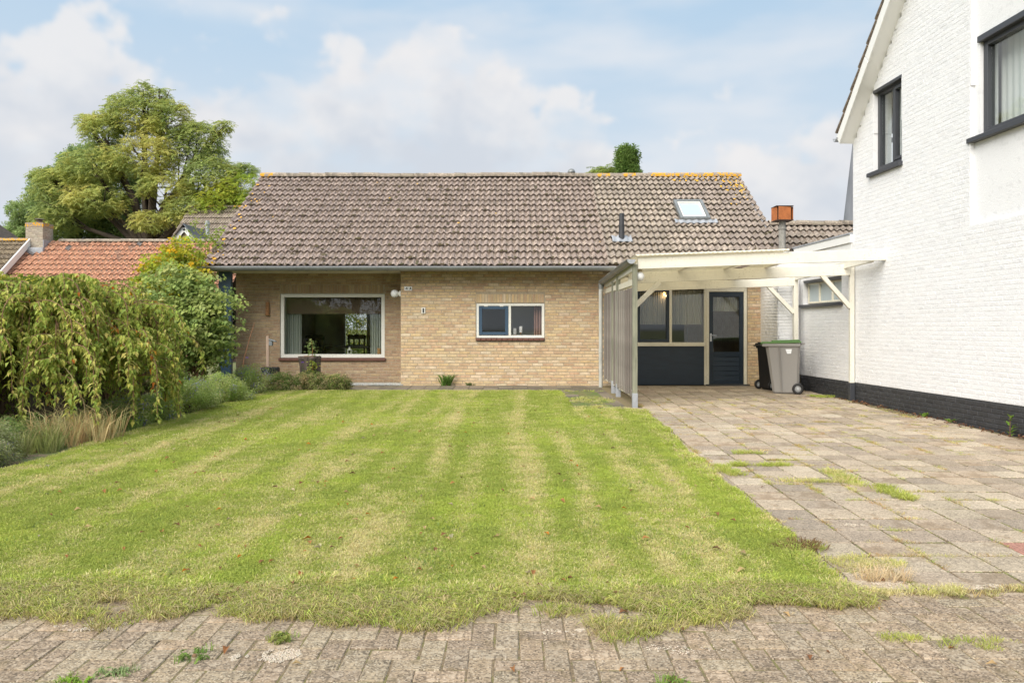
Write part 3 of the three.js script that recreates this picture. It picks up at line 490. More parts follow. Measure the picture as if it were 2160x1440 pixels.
  put('frame', join([boxAt(2.6, 4.10, 2.03, 2.12, -0.1, -0.02), boxAt(2.6, 2.64, 0.90, 2.03, -0.1, -0.02), boxAt(3.325, 3.38, 0.90, 2.03, -0.1, -0.01), boxAt(4.065, 4.10, 0, 2.03, -0.1, -0.02), boxAt(2.6, 4.065, 0.82, 0.90, -0.1, 0.015)]), M.cream, front);
  put('casement', frameRect(2.645, 3.32, 0.905, 2.025, 0.06, -0.08, -0.005), M.navy, front);
  put('pane', plainBox(2.705, 3.26, 0.965, 1.965, -0.05, -0.044), M.glassDark, front); put('pane', plainBox(3.38, 4.065, 0.90, 2.03, -0.055, -0.049), M.glassDark, front);
  put('panel', plainBox(2.6, 4.063, 0.0, 0.818, -0.1, -0.03), M.navy, front);
  const door = sub('door', house);
  put('door_frame', join([boxAt(4.105, 4.165, 0, 2.12, -0.1, -0.012), boxAt(4.90, 4.965, 0, 2.12, -0.1, -0.012), boxAt(4.165, 4.90, 1.97, 2.12, -0.1, -0.012)]), M.cream, door);
  put('stile', join([boxAt(4.17, 4.255, 0.02, 1.965, -0.085, -0.03), boxAt(4.81, 4.895, 0.02, 1.965, -0.085, -0.03), boxAt(4.255, 4.81, 1.86, 1.965, -0.085, -0.03), boxAt(4.255, 4.81, 0.60, 0.70, -0.085, -0.03), boxAt(4.255, 4.81, 0.02, 0.11, -0.085, -0.03)]), M.navy, door);
  put('pane', plainBox(4.255, 4.81, 0.70, 1.86, -0.06, -0.054), M.glassDark, door);
  for (let i = 0; i < 5; i++) { const m = put('board', cbox(0.555, 0.112, 0.02, 0.004), M.navy, door); m.position.set(4.5325, 0.158 + i * 0.0985, -0.052); m.rotation.x = -0.12; }
  put('handle', join([boxAt(4.185, 4.225, 0.92, 1.09, -0.03, -0.02), beam(V(4.205, 1.05, -0.02), V(4.205, 1.05, 0.03), 0.016, 0.016), beam(V(4.2, 1.05, 0.03), V(4.315, 1.045, 0.03), 0.018, 0.018, 0.006), boxAt(4.195, 4.215, 0.945, 0.975, -0.02, -0.012)]), M.steel, door);
  put('threshold', boxAt(4.10, 5.0, -0.03, 0.018, -0.1, 0.10), M.grate, door);
  put('blue_post', boxAt(-6.12, -5.86, -0.05, 2.38, 0.10, 0.22, 0.006), M.blue, house);
  // rear garden door: bright opening at the back of the room
  const rd = sub('rear_door', house); put('frame', moved(frameRect(-4.93, -4.2, 0.02, 2.1, 0.05, -0.1, -0.02), 0, 0, -6.72), M.frameWhite, rd); put('pane', plainBox(-4.88, -4.25, 0.07, 2.05, -6.79, -6.785), M.glass, rd);
}

// ---------------------------------------------------------------- the white house beside the drive
const wh = thing('white_house', 'tall white painted brick house with dark grey base, seen along its gable side', 'house', 5.75, 0, -16.5, -Math.PI / 2 + 0.0389);
// its own axes: x runs along the visible wall towards the lane, y up, z out of the wall
{
  const apexT = 6.8, eT = 2.31, eY = 4.35, top = (t) => (t < eT ? 2.72 : eY + (t < apexT ? t - eT : 2 * apexT - eT - t));
  const winA = [0.10, 1.86, 1.66, 2.13], winB = [3.04, 3.95, 3.72, 5.03], winC = [5.82, 8.3, 3.66, 4.90], panel = [5.70, 8.5, 2.53, 7.2];
  const tEnd = 11.2, T0 = 0.276;
  // backing walls with real openings
  const back = (t0, t1, v0, v1, holes, z0 = -0.3, z1 = 0) => wallGeo(t0, t1, v0, v1, z0, z1, holes);
  const wall = put('wall', join([back(0, eT, T0, 2.72, [winA]), back(eT, tEnd, T0, eY, [winB, winC, panel]),
    // gable above the eaves, cut round the windows, in upright strips that follow the slope
    ...(() => { const g = [], n = 60; for (let i = 0; i < n; i++) { const a = mix(eT, tEnd, i / n), b = mix(eT, tEnd, (i + 1) / n), m = (a + b) / 2; let y = eY; const yt = Math.max(eY + 0.01, top(m)); const hs = [winB, winC, panel].filter((o) => m > o[0] && m < o[1]).map((o) => [o[2], o[3]]).sort((p, q) => p[0] - q[0]); for (const [h0, h1] of hs) { if (h0 > y) g.push(plainBox(a, b, y, Math.min(h0, yt), -0.3, 0)); y = Math.max(y, h1); } if (yt > y) g.push(plainBox(a, b, y, yt, -0.3, 0)); } return g; })()]), M.whiteWall, wh);
  const white = [[1, 1, 1], [0.975, 0.975, 0.975], [0.95, 0.95, 0.955], [0.985, 0.98, 0.975]];
  const list = layBricks({ u0: 0, u1: tEnd, v0: T0, v1: 9, openings: [winA, winB, winC, panel], seed: 71, joint: 0.012, top }).filter((b) => b.u < 9.2 && !(b.v > 7.4)).filter((b) => { if (b.v > 2.7 && b.u - b.w / 2 < eT + 0.004) { const e = b.u + b.w / 2; b.w = e - eT - 0.004; b.u = e - b.w / 2; b.full = false; } return b.w > 0.03; });
  setBricks(list, wall, new THREE.Matrix4(), M.whiteBrick, white, { proud: 0.0014, d: 0.02, jitter: 0.0016, single: 300, seed: 72, k: 0.03, order: (a, b) => Math.hypot(a.u - 6.3, (a.v - 1.2) * 0.8) - Math.hypot(b.u - 6.3, (b.v - 1.2) * 0.8) });
  // smooth rendered panel set back round the big window
  const pan = put('rendered_panel', back(panel[0], panel[1], panel[2], panel[3], [winC], -0.3, -0.06), M.whiteWall, wh);
  const pl = put('plinth', plainBox(0, tEnd, -0.35, T0, -0.3, 0.0), M.plinth, wh);
  setBricks(layBricks({ u0: 0, u1: 9.2, v0: -0.12, v1: T0 - 0.03, seed: 73 }), pl, new THREE.Matrix4(), std([0.043, 0.045, 0.051], { vertexColors: true, map: TX.brick, roughness: 0.6 }), [[1, 1, 1], [0.9, 0.9, 0.9], [1.1, 1.1, 1.1]], { proud: 0.005, single: 0, seed: 74, k: 0.08 });
  // end wall of the low annex facing the drive, with its return
  const ew = put('annex_end_wall', join([plainBox(-0.12, 0, T0, 2.72, -0.3, 0.0), plainBox(-0.25, -0.02, -0.15, 2.55, 0.02, 0.46), plainBox(-1.3, -0.02, -0.15, 2.55, 0.34, 0.46)]), M.whiteWall, wh);
  {
    const f = new THREE.Matrix4().makeRotationY(Math.PI / 2).setPosition(-0.02, 0, 0);   // brick frame: u towards -z, out of the wall towards +x
    setBricks(layBricks({ u0: -0.46, u1: -0.02, v0: -0.02, v1: 2.5, seed: 75 }), ew, f, M.whiteBrick, white, { proud: 0.0045, d: 0.02, seed: 76, k: 0.03 });
    setBricks(layBricks({ u0: -1.3, u1: -0.02, v0: -0.02, v1: 2.5, seed: 78 }), ew, new THREE.Matrix4().makeTranslation(0, 0, 0.46), M.whiteBrick, [[0.95, 0.92, 0.85]], { proud: 0.0045, d: 0.02, seed: 77, k: 0.03 });
  }
  put('body', join([plainBox(eT + 0.02, tEnd - 0.02, -0.3, eY + 1, -7.5, -1.1), plainBox(-0.02, eT, -0.3, 2.7, -3.5, -0.32)]), M.whiteWall, wh);
  const fr = sub('annex_roof_edge', wh);
  put('fascia_board', boxAt(-0.25, eT, 2.66, 2.80, -0.05, 0.05), M.whiteTrim, fr); put('trim', boxAt(-0.28, eT, 2.80, 2.83, -0.06, 0.065), M.lead, fr); put('roof_sheet', plainBox(-0.2, eT, 2.72, 2.80, -3.5, -0.05), M.lead, fr);
  put('panel', boxAt(-0.24, eT, 2.30, 2.655, 0.0085, 0.02), M.whiteTrim, fr);
  // main roof: slopes rise towards the ridge over the middle of the gable
  const roof = sub('roof', wh), oh = 0.25;
  const slab = (t0, yA, t1, yB, th, za, zb) => { const g = beam(V(t0, yA, (za + zb) / 2), V(t1, yB, (za + zb) / 2), zb - za, th, 0.003); return g; };
  const off = 0.10, e0 = eT - 0.04;
  put('soffit', join([slab(eT - 0.02, eY + 0.008, apexT, eY + apexT - eT + 0.028, 0.02, -0.28, oh - 0.025)]), M.whiteTrim, roof);
  for (const [a, b] of [[0, 1.05], [1.056, 3.2], [3.206, 4.49]]) { const t0 = e0 + a, t1 = e0 + b; put('bargeboard', slab(t0, eY + 0.085 + a - 0.02, t1, eY + 0.085 + b - 0.02, 0.17, oh - 0.022, oh), M.whiteTrim, roof); }
  put('roof_deck', join([slab(e0, eY + off + 0.10, apexT, eY + off + 0.10 + apexT - e0, 0.05, -7.5, oh), slab(apexT, eY + off + 0.10 + apexT - e0, tEnd + 0.3, eY - 0.2, 0.05, -7.5, oh)]), M.deck, roof);
  { // verge tiles: the roof edge seen from the side, tile noses stepping up the slope
    const vt = cbox(0.42, 0.045, 0.20, 0.012), dark = std([0.30, 0.245, 0.20], { map: TX.tile, roughness: 0.95 });
    for (let i = 0; i < 16; i++) { const m = put('verge_tile', vt, dark, roof), s = i * 0.285; m.position.set(e0 + 0.10 + s, eY + 0.335 + s, oh - 0.08); m.rotation.z = Math.PI / 4 - 0.10; }
    const shallow = put('tiling', (() => { const bag = new Bag(), base = tileGeo(0.3, 0.46), r = rng(79); for (let j = 0; j < 15; j++) for (let i = 0; i < 22; i++) bag.add(base, new THREE.Matrix4().makeRotationFromEuler(new THREE.Euler(Math.PI / 4 - 0.03, -Math.PI / 2, 0, 'YXZ')).setPosition(e0 + 0.02 + j * 0.285, eY + 0.27 + j * 0.285, -6.6 + i * 0.3), lin(0.38, 0.31, 0.26), r() * 5, r() * 5); return bag.build(); })(), M.tile, roof); shallow.userData.kind = 'stuff';
  }
  const gt = put('gutter', moved(halfPipe(7.6, 0.07), e0 - 0.06, eY + 0.12, oh + 0.03, 0, Math.PI / 2, 0), M.lead, wh);
  // windows
  const frame4 = (a, b, c, d, t, za, zb) => join([boxAt(a, a + t, c, d, za, zb), boxAt(b - t, b, c, d, za, zb), boxAt(a + t, b - t, c, c + t, za, zb), boxAt(a + t, b - t, d - t, d, za, zb)]);
  const room = (a, b, c, d, z1) => put('room', join([plainBox(a - 0.3, b + 0.3, c - 0.4, c - 0.35, -2.2, z1), plainBox(a - 0.3, b + 0.3, d + 0.3, d + 0.35, -2.2, z1)]), M.interior, wh);
  const w2 = sub('upper_window', wh);
  put('frame', join([frame4(3.05, 3.94, 3.73, 5.02, 0.07, -0.16, -0.07), boxAt(3.53, 3.58, 3.8, 4.95, -0.16, -0.072)]), M.anthracite, w2);
  put('casement', frame4(3.585, 3.865, 3.805, 4.945, 0.045, -0.14, -0.06), M.anthracite, w2);
  put('pane', plainBox(3.12, 3.53, 3.80, 4.95, -0.12, -0.114), M.glassDark, w2); put('pane', plainBox(3.63, 3.82, 3.85, 4.90, -0.11, -0.104), M.glassDark, w2);
  put('sill', boxAt(2.92, 3.98, 3.655, 3.72, -0.15, 0.06), M.anthracite, w2);
  put('head', boxAt(3.04, 3.95, 4.99, 5.04, -0.16, 0.006), M.anthracite, w2);
  const w3 = sub('large_window', wh);
  put('frame', frame4(5.825, 8.295, 3.665, 4.895, 0.085, -0.2, -0.10), M.anthracite, w3);
  put('head', boxAt(5.80, 8.32, 4.87, 4.95, -0.2, -0.03), M.anthracite, w3);
  put('pane', plainBox(5.91, 8.21, 3.75, 4.81, -0.16, -0.154), M.glassDark, w3);
  put('sill', boxAt(5.66, 8.4, 3.60, 3.662, -0.2, 0.03), M.anthracite, w3);
  const w1 = sub('annex_window', wh);
  put('frame', join([frame4(0.13, 1.83, 1.68, 2.08, 0.035, -0.15, -0.09), boxAt(0.66, 0.70, 1.71, 2.05, -0.15, -0.085), boxAt(1.24, 1.28, 1.71, 2.05, -0.15, -0.085)]), M.cream, w1);
  for (const [a, b] of [[0.165, 0.66], [0.70, 1.24], [1.28, 1.795]]) put('pane', plainBox(a, b, 1.715, 2.045, -0.12, -0.114), M.frost, w1);
  put('head', plainBox(0.12, 1.85, 2.082, 2.128, -0.2, -0.012), M.anthracite, w1);
  put('sill', boxAt(0.02, 1.92, 1.60, 1.655, -0.2, 0.06), M.anthracite, w1);
  put('room_floor', plainBox(eT + 0.3, tEnd - 0.3, 3.0, 3.1, -1.1, -0.32), M.interior, wh); put('room_ceiling', plainBox(eT + 0.9, tEnd - 0.9, 5.25, 5.3, -1.1, -0.32), M.interior, wh);
  { const net = (t0, t1, y0, y1, label) => { const m = put('net_curtain', (() => { const p = [], n = Math.round((t1 - t0) * 60); for (let i = 0; i < n; i++) { const a = mix(t0, t1, i / n), b = mix(t0, t1, (i + 1) / n), za = 0.008 * Math.sin(a * 50), zb = 0.008 * Math.sin(b * 50); p.push(a, y0, za, b, y0, zb, b, y1, zb, a, y0, za, b, y1, zb, a, y1, za); } return soup(p); })(), phy([0.86, 0.86, 0.86], { roughness: 1, transmission: 0.15, thickness: 0 }), scene, true); wh.updateMatrixWorld(); m.applyMatrix4(wh.matrixWorld); m.translateZ(-0.36); tag(m, label, 'curtain'); }; net(3.0, 3.75, 3.6, 5.1, 'pale net curtain in the narrow upper window of the white house'); net(5.8, 8.4, 3.5, 5.0, 'pale net curtain in the large upper window of the white house'); }
}

// ---------------------------------------------------------------- carport
const cp = thing('carport', 'cream painted timber carport with open beams beside the white house', 'carport', 1.95, 0, -13.1);
{
  const P = (X, Y, Z) => V(X - 1.95, Y, 13.1 - Z), B = (n, a, b, w, h, m = M.beam) => put(n, beam(a, b, w, h), m, cp);
  B('front_beam', P(1.99, 2.215, 13.09), P(5.90, 2.355, 13.06), 0.05, 0.18);
  put('roof_edge', beam(P(1.95, 2.335, 13.06), P(4.36, 2.425, 13.05), 0.07, 0.035), M.beam, cp);
  B('middle_beam', P(1.99, 2.05, 14.16), P(5.75, 2.19, 14.12), 0.06, 0.185); B('rear_beam', P(1.99, 1.985, 16.3), P(5.60, 2.105, 16.25), 0.06, 0.155);
  B('post', P(5.79, -0.06, 14.13), P(5.79, 2.28, 14.13), 0.075, 0.075); B('post', P(5.565, -0.03, 16.27), P(5.565, 2.17, 16.27), 0.10, 0.085);
  put('post_base', boxAt(5.79 - 1.95 - 0.041, 5.79 - 1.95 + 0.041, -0.08, 0.27, -1.03 - 0.041, -1.03 + 0.041, 0.004), M.anthracite, cp);
  B('brace', P(5.27, 2.11, 14.13), P(5.765, 1.55, 14.13), 0.06, 0.075); B('brace', P(5.02, 2.03, 16.27), P(5.53, 1.50, 16.27), 0.06, 0.075);
  B('brace', P(2.52, 1.98, 14.14), P(2.0, 1.47, 14.14), 0.06, 0.085); B('brace', P(2.42, 1.93, 16.28), P(2.0, 1.50, 16.28), 0.06, 0.085);
  // rafters under the sheets and the beam ends that run to the bungalow
  for (const [X, Y] of [[2.05, 2.20], [2.85, 2.23], [3.62, 2.26], [4.32, 2.285]]) B('rafter', P(X, Y, 13.13), P(X, Y - 0.04, 17.0), 0.06, 0.11);
  B('side_beam', P(5.72, 2.30, 13.15), P(5.50, 2.16, 17.2), 0.05, 0.12);
  // corrugated translucent sheets
  { const p = [], n = 120, y = (X) => 2.335 + (X - 2) * 0.036; const pt = (i, Z) => { const X = mix(1.92, 4.36, i / n); return [X - 1.95, y(X) + 0.009 * Math.sin(i / n * 2.44 / 0.076 * 6.283) - (Z - 13.1) * 0.012, 13.1 - Z]; };
    for (let i = 0; i < n; i++) { const A = pt(i, 13.0), Bq = pt(i + 1, 13.0), C = pt(i + 1, 16.95), D = pt(i, 16.95); p.push(...A, ...Bq, ...C, ...A, ...C, ...D); }
    put('roof_sheet', soup(p), phy([0.90, 0.82, 0.60], { transmission: 0.55, thickness: 0, roughness: 0.7 }), cp); }
  B('wall_plate', P(1.95, 2.15, 16.98), P(4.4, 2.24, 16.98), 0.05, 0.14);
  // globe lamp under the front beam: thing of its own further down
  // side screen: posts on metal feet, boards and rails
  const foot = (X, Z) => put('post_foot', boxAt(X - 1.95 - 0.042, X - 1.95 + 0.042, G(Z) - 0.05, G(Z) + 0.22, 13.1 - Z - 0.042, 13.1 - Z + 0.042), M.lead, cp);
  for (const [X, Z, w, h] of [[1.945, 13.12, 0.075, 2.20], [1.92, 14.98, 0.072, 2.12], [1.925, 15.72, 0.072, 2.08]]) { put('post', boxAt(X - 1.95 - w / 2, X - 1.95 + w / 2, G(Z) + 0.10, h, 13.1 - Z - w / 2, 13.1 - Z + w / 2), M.greenWood, cp); foot(X, Z); }
  put('top_plate', beam(P(1.945, 2.165, 13.15), P(1.925, 2.09, 16.95), 0.045, 0.12), M.beam, cp);
  for (const [Za, Zb] of [[13.2, 14.9], [15.0, 15.68], [15.78, 17.3]]) for (const Y of [0.20, 1.98]) put('rail', beam(P(1.955, Y + G(Za), Za), P(1.94, Y + G(Za), Zb), 0.05, 0.10), M.cream, cp);
  const r = rng(81), bd = [0, 1, 2].map((i) => tint(cbox(0.022, 1.72, 0.088 + 0.012 * i, 0.003), lin(1, 1, 1)));
  const woods = [M.mauveWood, M.greyWood, std([0.36, 0.32, 0.28], { map: TX.wood, roughness: 0.95 })];
  for (let Z = 13.26; Z < 17.3; Z += 0.135) { if (Math.abs(Z - 14.98) < 0.06 || Math.abs(Z - 15.72) < 0.06) continue; const m = put('board', bd[Math.floor(r() * 3)], woods[Math.floor(r() * 3)], cp); m.position.set(1.915 - 1.95 + (Math.round(Z / 0.135) % 2 ? 0.03 : -0.015), 1.03 + G(Z) + (r() - 0.5) * 0.04, 13.1 - Z); m.rotation.set((r() - 0.5) * 0.012, (r() - 0.5) * 0.16, 0); }
  // gutter falling towards the bungalow, with its downpipe
  const g = sub('gutter', cp); const a = P(1.87, 2.27, 12.98), b = P(1.84, 2.15, 16.98), L = a.distanceTo(b);
  const along = new THREE.Group(); g.position.copy(b); { const d = V().subVectors(a, b).normalize(); g.quaternion.setFromRotationMatrix(new THREE.Matrix4().makeBasis(d, V(0, 1, 0).addScaledVector(d, -d.y).normalize(), V().crossVectors(d, V(0, 1, 0).addScaledVector(d, -d.y).normalize()))); }
  put('channel', halfPipe(L, 0.065), M.zinc, g); put('bead', moved(new THREE.CylinderGeometry(0.009, 0.009, L, 8).toNonIndexed(), L / 2, 0, 0.066, 0, 0, Math.PI / 2), M.zinc, g);
  put('end_cap', soup((() => { const p = []; for (let i = 0; i < 12; i++) { const q = i / 12 * Math.PI, w = (i + 1) / 12 * Math.PI; p.push(L, 0, 0, L, -Math.sin(q) * 0.067, Math.cos(q) * 0.067, L, -Math.sin(w) * 0.067, Math.cos(w) * 0.067); } return p; })()), M.lead, g);
  for (let i = 0; i < 7; i++) { const m = put('bracket', halfPipe(0.02, 0.071, 0.006), M.zinc, g); m.position.x = 0.25 + i * 0.6; }
  const dp = sub('downpipe', cp); dp.position.copy(P(1.82, 0, 17.0));
  put('outlet', cyl(0.05, 0.12, 0.01, 2.0, 0, 0.06), M.zinc, dp); put('pipe', join([cyl(0.04, 1.30, 0, 0.72, 0), limb([V(0.012, 2.05, 0), V(0.012, 1.98, 0), V(0.0, 1.94, 0), V(0, 1.88, 0)], [0.043, 0.043, 0.043, 0.043], 14), cyl(0.041, 0.74, 0, -0.02, 0)]), std([0.50, 0.50, 0.46], { map: TX.zinc, roughness: 0.5 }), dp);
  put('coupling', cyl(0.047, 0.06, 0, 0.70, 0), std([0.50, 0.50, 0.46], { map: TX.zinc, roughness: 0.5 }), dp);
}

// ---------------------------------------------------------------- bins
function binBody(w0, d0, w1, d1, h) { // tapered tub, x = depth (front at -x), z = width
  const p = [], ring = (w, d, y, c) => { const a = [], k = c; a.push([-d / 2 + k, y, -w / 2], [d / 2 - k, y, -w / 2], [d / 2, y, -w / 2 + k], [d / 2, y, w / 2 - k], [d / 2 - k, y, w / 2], [-d / 2 + k, y, w / 2], [-d / 2, y, w / 2 - k], [-d / 2, y, -w / 2 + k]); return a; };
  const A = ring(w0, d0, 0, 0.04).map(([x, y, z]) => [x + 0.05, y, z]), B = ring(w1, d1, h, 0.05), n = 8;
  for (let i = 0; i < n; i++) { const j = (i + 1) % n; p.push(...A[i], ...B[j], ...A[j], ...A[i], ...B[i], ...B[j]); }
  for (let i = 1; i + 1 < n; i++) p.push(...A[0], ...A[i], ...A[i + 1]);
  return soup(p);
}
function wheelie(name, label, x, z, ry, body, lidC, s) {
  const t = thing(name, label, 'bin', x, G(-z) + 0.001, z, ry, 'wheeled bins by the white wall'); t.scale.setScalar(s);
  const grey = std(body.map((v) => v * 0.9), { roughness: 0.5, bumpMap: TX.gritBump, bumpScale: 0.0006 });
  const b = put('tub', binBody(0.44, 0.46, 0.55, 0.62, 0.90), grey, t); b.position.y = 0.03;
  put('base', boxAt(-0.16, 0.22, 0.0, 0.04, -0.19, 0.19, 0.01), grey, t);
  for (const z1 of [-0.13, 0.13]) put('rib', beam(V(-0.15, 0.05, z1), V(-0.305, 0.90, z1 * 1.2), 0.05, 0.02), grey, t);
  for (const sgn of [-1, 1]) put('side_rib', beam(V(-0.02, 0.04, sgn * 0.215), V(-0.06, 0.88, sgn * 0.272), 0.10, 0.012, 0.004), grey, t);
  put('collar', join([boxAt(-0.37, 0.31, 0.875, 0.935, -0.295, 0.295, 0.012)]), grey, t);
  const lid = sub('lid', t); const lm = std(lidC, { roughness: 0.5 });
  lid.position.y = 0.937; lid.rotation.z = 0.03;
  put('lid_plate', join([boxAt(-0.385, 0.33, 0, 0.035, -0.30, 0.30, 0.014), boxAt(-0.2, 0.30, 0.035, 0.06, -0.25, 0.25, 0.02)]), lm, lid);
  put('lid_grip', boxAt(-0.40, -0.33, -0.012, 0.03, -0.12, 0.12, 0.01), lm, lid);
  put('handle', join([moved(new THREE.CylinderGeometry(0.018, 0.018, 0.5, 10).toNonIndexed(), 0.375, 0.93, 0, Math.PI / 2, 0, 0), beam(V(0.28, 0.91, -0.2), V(0.375, 0.93, -0.2), 0.03, 0.03), beam(V(0.28, 0.91, 0.2), V(0.375, 0.93, 0.2), 0.03, 0.03)]), grey, t);
  for (const sgn of [-1, 1]) { const w = sub('wheel', t); w.position.set(0.265, 0.10, sgn * 0.245); put('tyre', moved(new THREE.TorusGeometry(0.078, 0.024, 8, 22).toNonIndexed(), 0, 0, 0), M.black, w); put('rim', join([moved(new THREE.CylinderGeometry(0.06, 0.06, 0.022, 18).toNonIndexed(), 0, 0, 0, Math.PI / 2, 0, 0)]), std([0.20, 0.20, 0.20]), w); put('hub', moved(new THREE.CylinderGeometry(0.02, 0.02, 0.04, 10).toNonIndexed(), 0, 0, 0, Math.PI / 2, 0, 0), M.steel, w);
    for (let k = 0; k < 6; k++) put('spoke', moved(cbox(0.008, 0.10, 0.03, 0.002), 0, 0, 0, 0, 0, k * Math.PI / 6), M.steel, w); }
  put('axle', moved(new THREE.CylinderGeometry(0.01, 0.01, 0.48, 8).toNonIndexed(), 0.265, 0.10, 0, Math.PI / 2, 0, 0), M.steel, t);
  return t;
}
{
  const a = wheelie('wheelie_bin', 'grey wheeled bin with a green lid under the carport', 5.10, -15.62, -0.30, [0.30, 0.285, 0.27], [0.10, 0.20, 0.055], 1.0);
  // white sticker below the rim
  const s = new THREE.Shape([new THREE.Vector2(-0.06, 0.05), new THREE.Vector2(0.06, 0.05), new THREE.Vector2(0.045, -0.05), new THREE.Vector2(-0.025, -0.055)]);
  const st = put('sticker', new THREE.ExtrudeGeometry(s, { depth: 0.003, bevelEnabled: false }), std([0.75, 0.76, 0.78]), a); st.position.set(0.10, 0.80, 0.268); st.rotation.x = -0.06;
  wheelie('wheelie_bin', 'black wheeled bin half hidden behind the grey bin', 5.24, -16.45, -2.85, [0.012, 0.012, 0.013], [0.012, 0.012, 0.013], 0.93);
}

// ---------------------------------------------------------------- lamps, number plates and small fittings
{
  const ball = new THREE.SphereGeometry(0.085, 28, 18);
  const l1 = thing('globe_lamp', 'white glass globe lamp on the corner of the brick wall by the number plates', 'lamp', -2.35, 1.93, -17.56); put('globe', ball, M.globe, l1).position.set(-0.135, 0, 0); put('bracket', join([moved(new THREE.CylinderGeometry(0.04, 0.04, 0.05, 16).toNonIndexed(), -0.05, 0, 0, 0, 0, Math.PI / 2), boxAt(-0.03, 0.0, -0.055, 0.055, -0.055, 0.055)]), M.frameWhite, l1);
  const l2 = thing('globe_lamp', 'white globe lamp hanging under the carport beam near the slatted screen', 'lamp', 2.03, 2.12, -13.2); put('globe', new THREE.SphereGeometry(0.078, 28, 18), M.globe, l2).position.set(0, -0.10, 0); put('bracket', cyl(0.045, 0.06, 0, -0.045, 0), std([0.45, 0.38, 0.26]), l2);
  // number plates: enamel, black figures
  const plate = (name, label, x, w, txt, size) => {
    const g = thing(name, label, 'number plate', x, 2.035, -17.494); put('plate', boxAt(-w / 2, w / 2, -0.043, 0.043, 0.002, 0.010, 0.003), std([0.80, 0.80, 0.79], { roughness: 0.3 }), g);
    return g;
  };
  const ink = std([0.02, 0.02, 0.025]);
  const p4 = plate('number_plate', 'white enamel number plate reading 4 on the brick wall', -2.225, 0.095);
  put('figure', join([beam(V(0.012, -0.028, 0.0105), V(0.012, 0.03, 0.0105), 0.002, 0.012, 0.0005), beam(V(0.012, 0.03, 0.0105), V(-0.022, -0.010, 0.0105), 0.002, 0.011, 0.0005), beam(V(-0.024, -0.010, 0.0105), V(0.026, -0.010, 0.0105), 0.002, 0.011, 0.0005)]), ink, p4);
  for (const x of [-0.04, 0.04]) put('screw', cyl(0.004, 0.003, x, 0, 0.011), ink, p4);
  const pA = plate('number_plate', 'small white plate reading A beside the number 4', -2.142, 0.065);
  put('letter', join([beam(V(-0.017, -0.026, 0.0105), V(0, 0.028, 0.0105), 0.002, 0.012, 0.0005), beam(V(0.017, -0.026, 0.0105), V(0, 0.028, 0.0105), 0.002, 0.012, 0.0005), beam(V(-0.011, -0.008, 0.0105), V(0.011, -0.008, 0.0105), 0.002, 0.011, 0.0005)]), ink, pA);
  const bell = thing('door_bell', 'small white bell push with a dark centre on the brick wall', 'bell push', -1.87, 1.57, -17.493); put('plate', boxAt(-0.042, 0.042, -0.062, 0.062, 0, 0.014, 0.004), M.frameWhite, bell); put('button', boxAt(-0.017, 0.017, -0.045, 0.05, 0.014, 0.022, 0.005), std([0.06, 0.06, 0.06]), bell);
  const orn = thing('wooden_ornament', 'narrow wooden log ornament hung on the recessed brick wall', 'ornament', -5.33, 1.60, -18.06); put('log', join([cyl(0.042, 0.27, 0, -0.1, 0, 0.038, 12), cyl(0.05, 0.02, 0, -0.12, 0, 0.05, 12)]), std([0.40, 0.20, 0.085], { map: TX.wood }), orn); put('hook', limb([V(0, 0.17, 0), V(0.02, 0.2, -0.01), V(0, 0.215, -0.03)], [0.006, 0.006, 0.006]), M.twig, orn); for (const y of [-0.03, 0.03, 0.09]) put('knot', moved(new THREE.CylinderGeometry(0.008, 0.008, 0.012, 10).toNonIndexed(), 0.004, y, 0.039, Math.PI / 2, 0, 0), std([0.06, 0.03, 0.015]), orn);
}

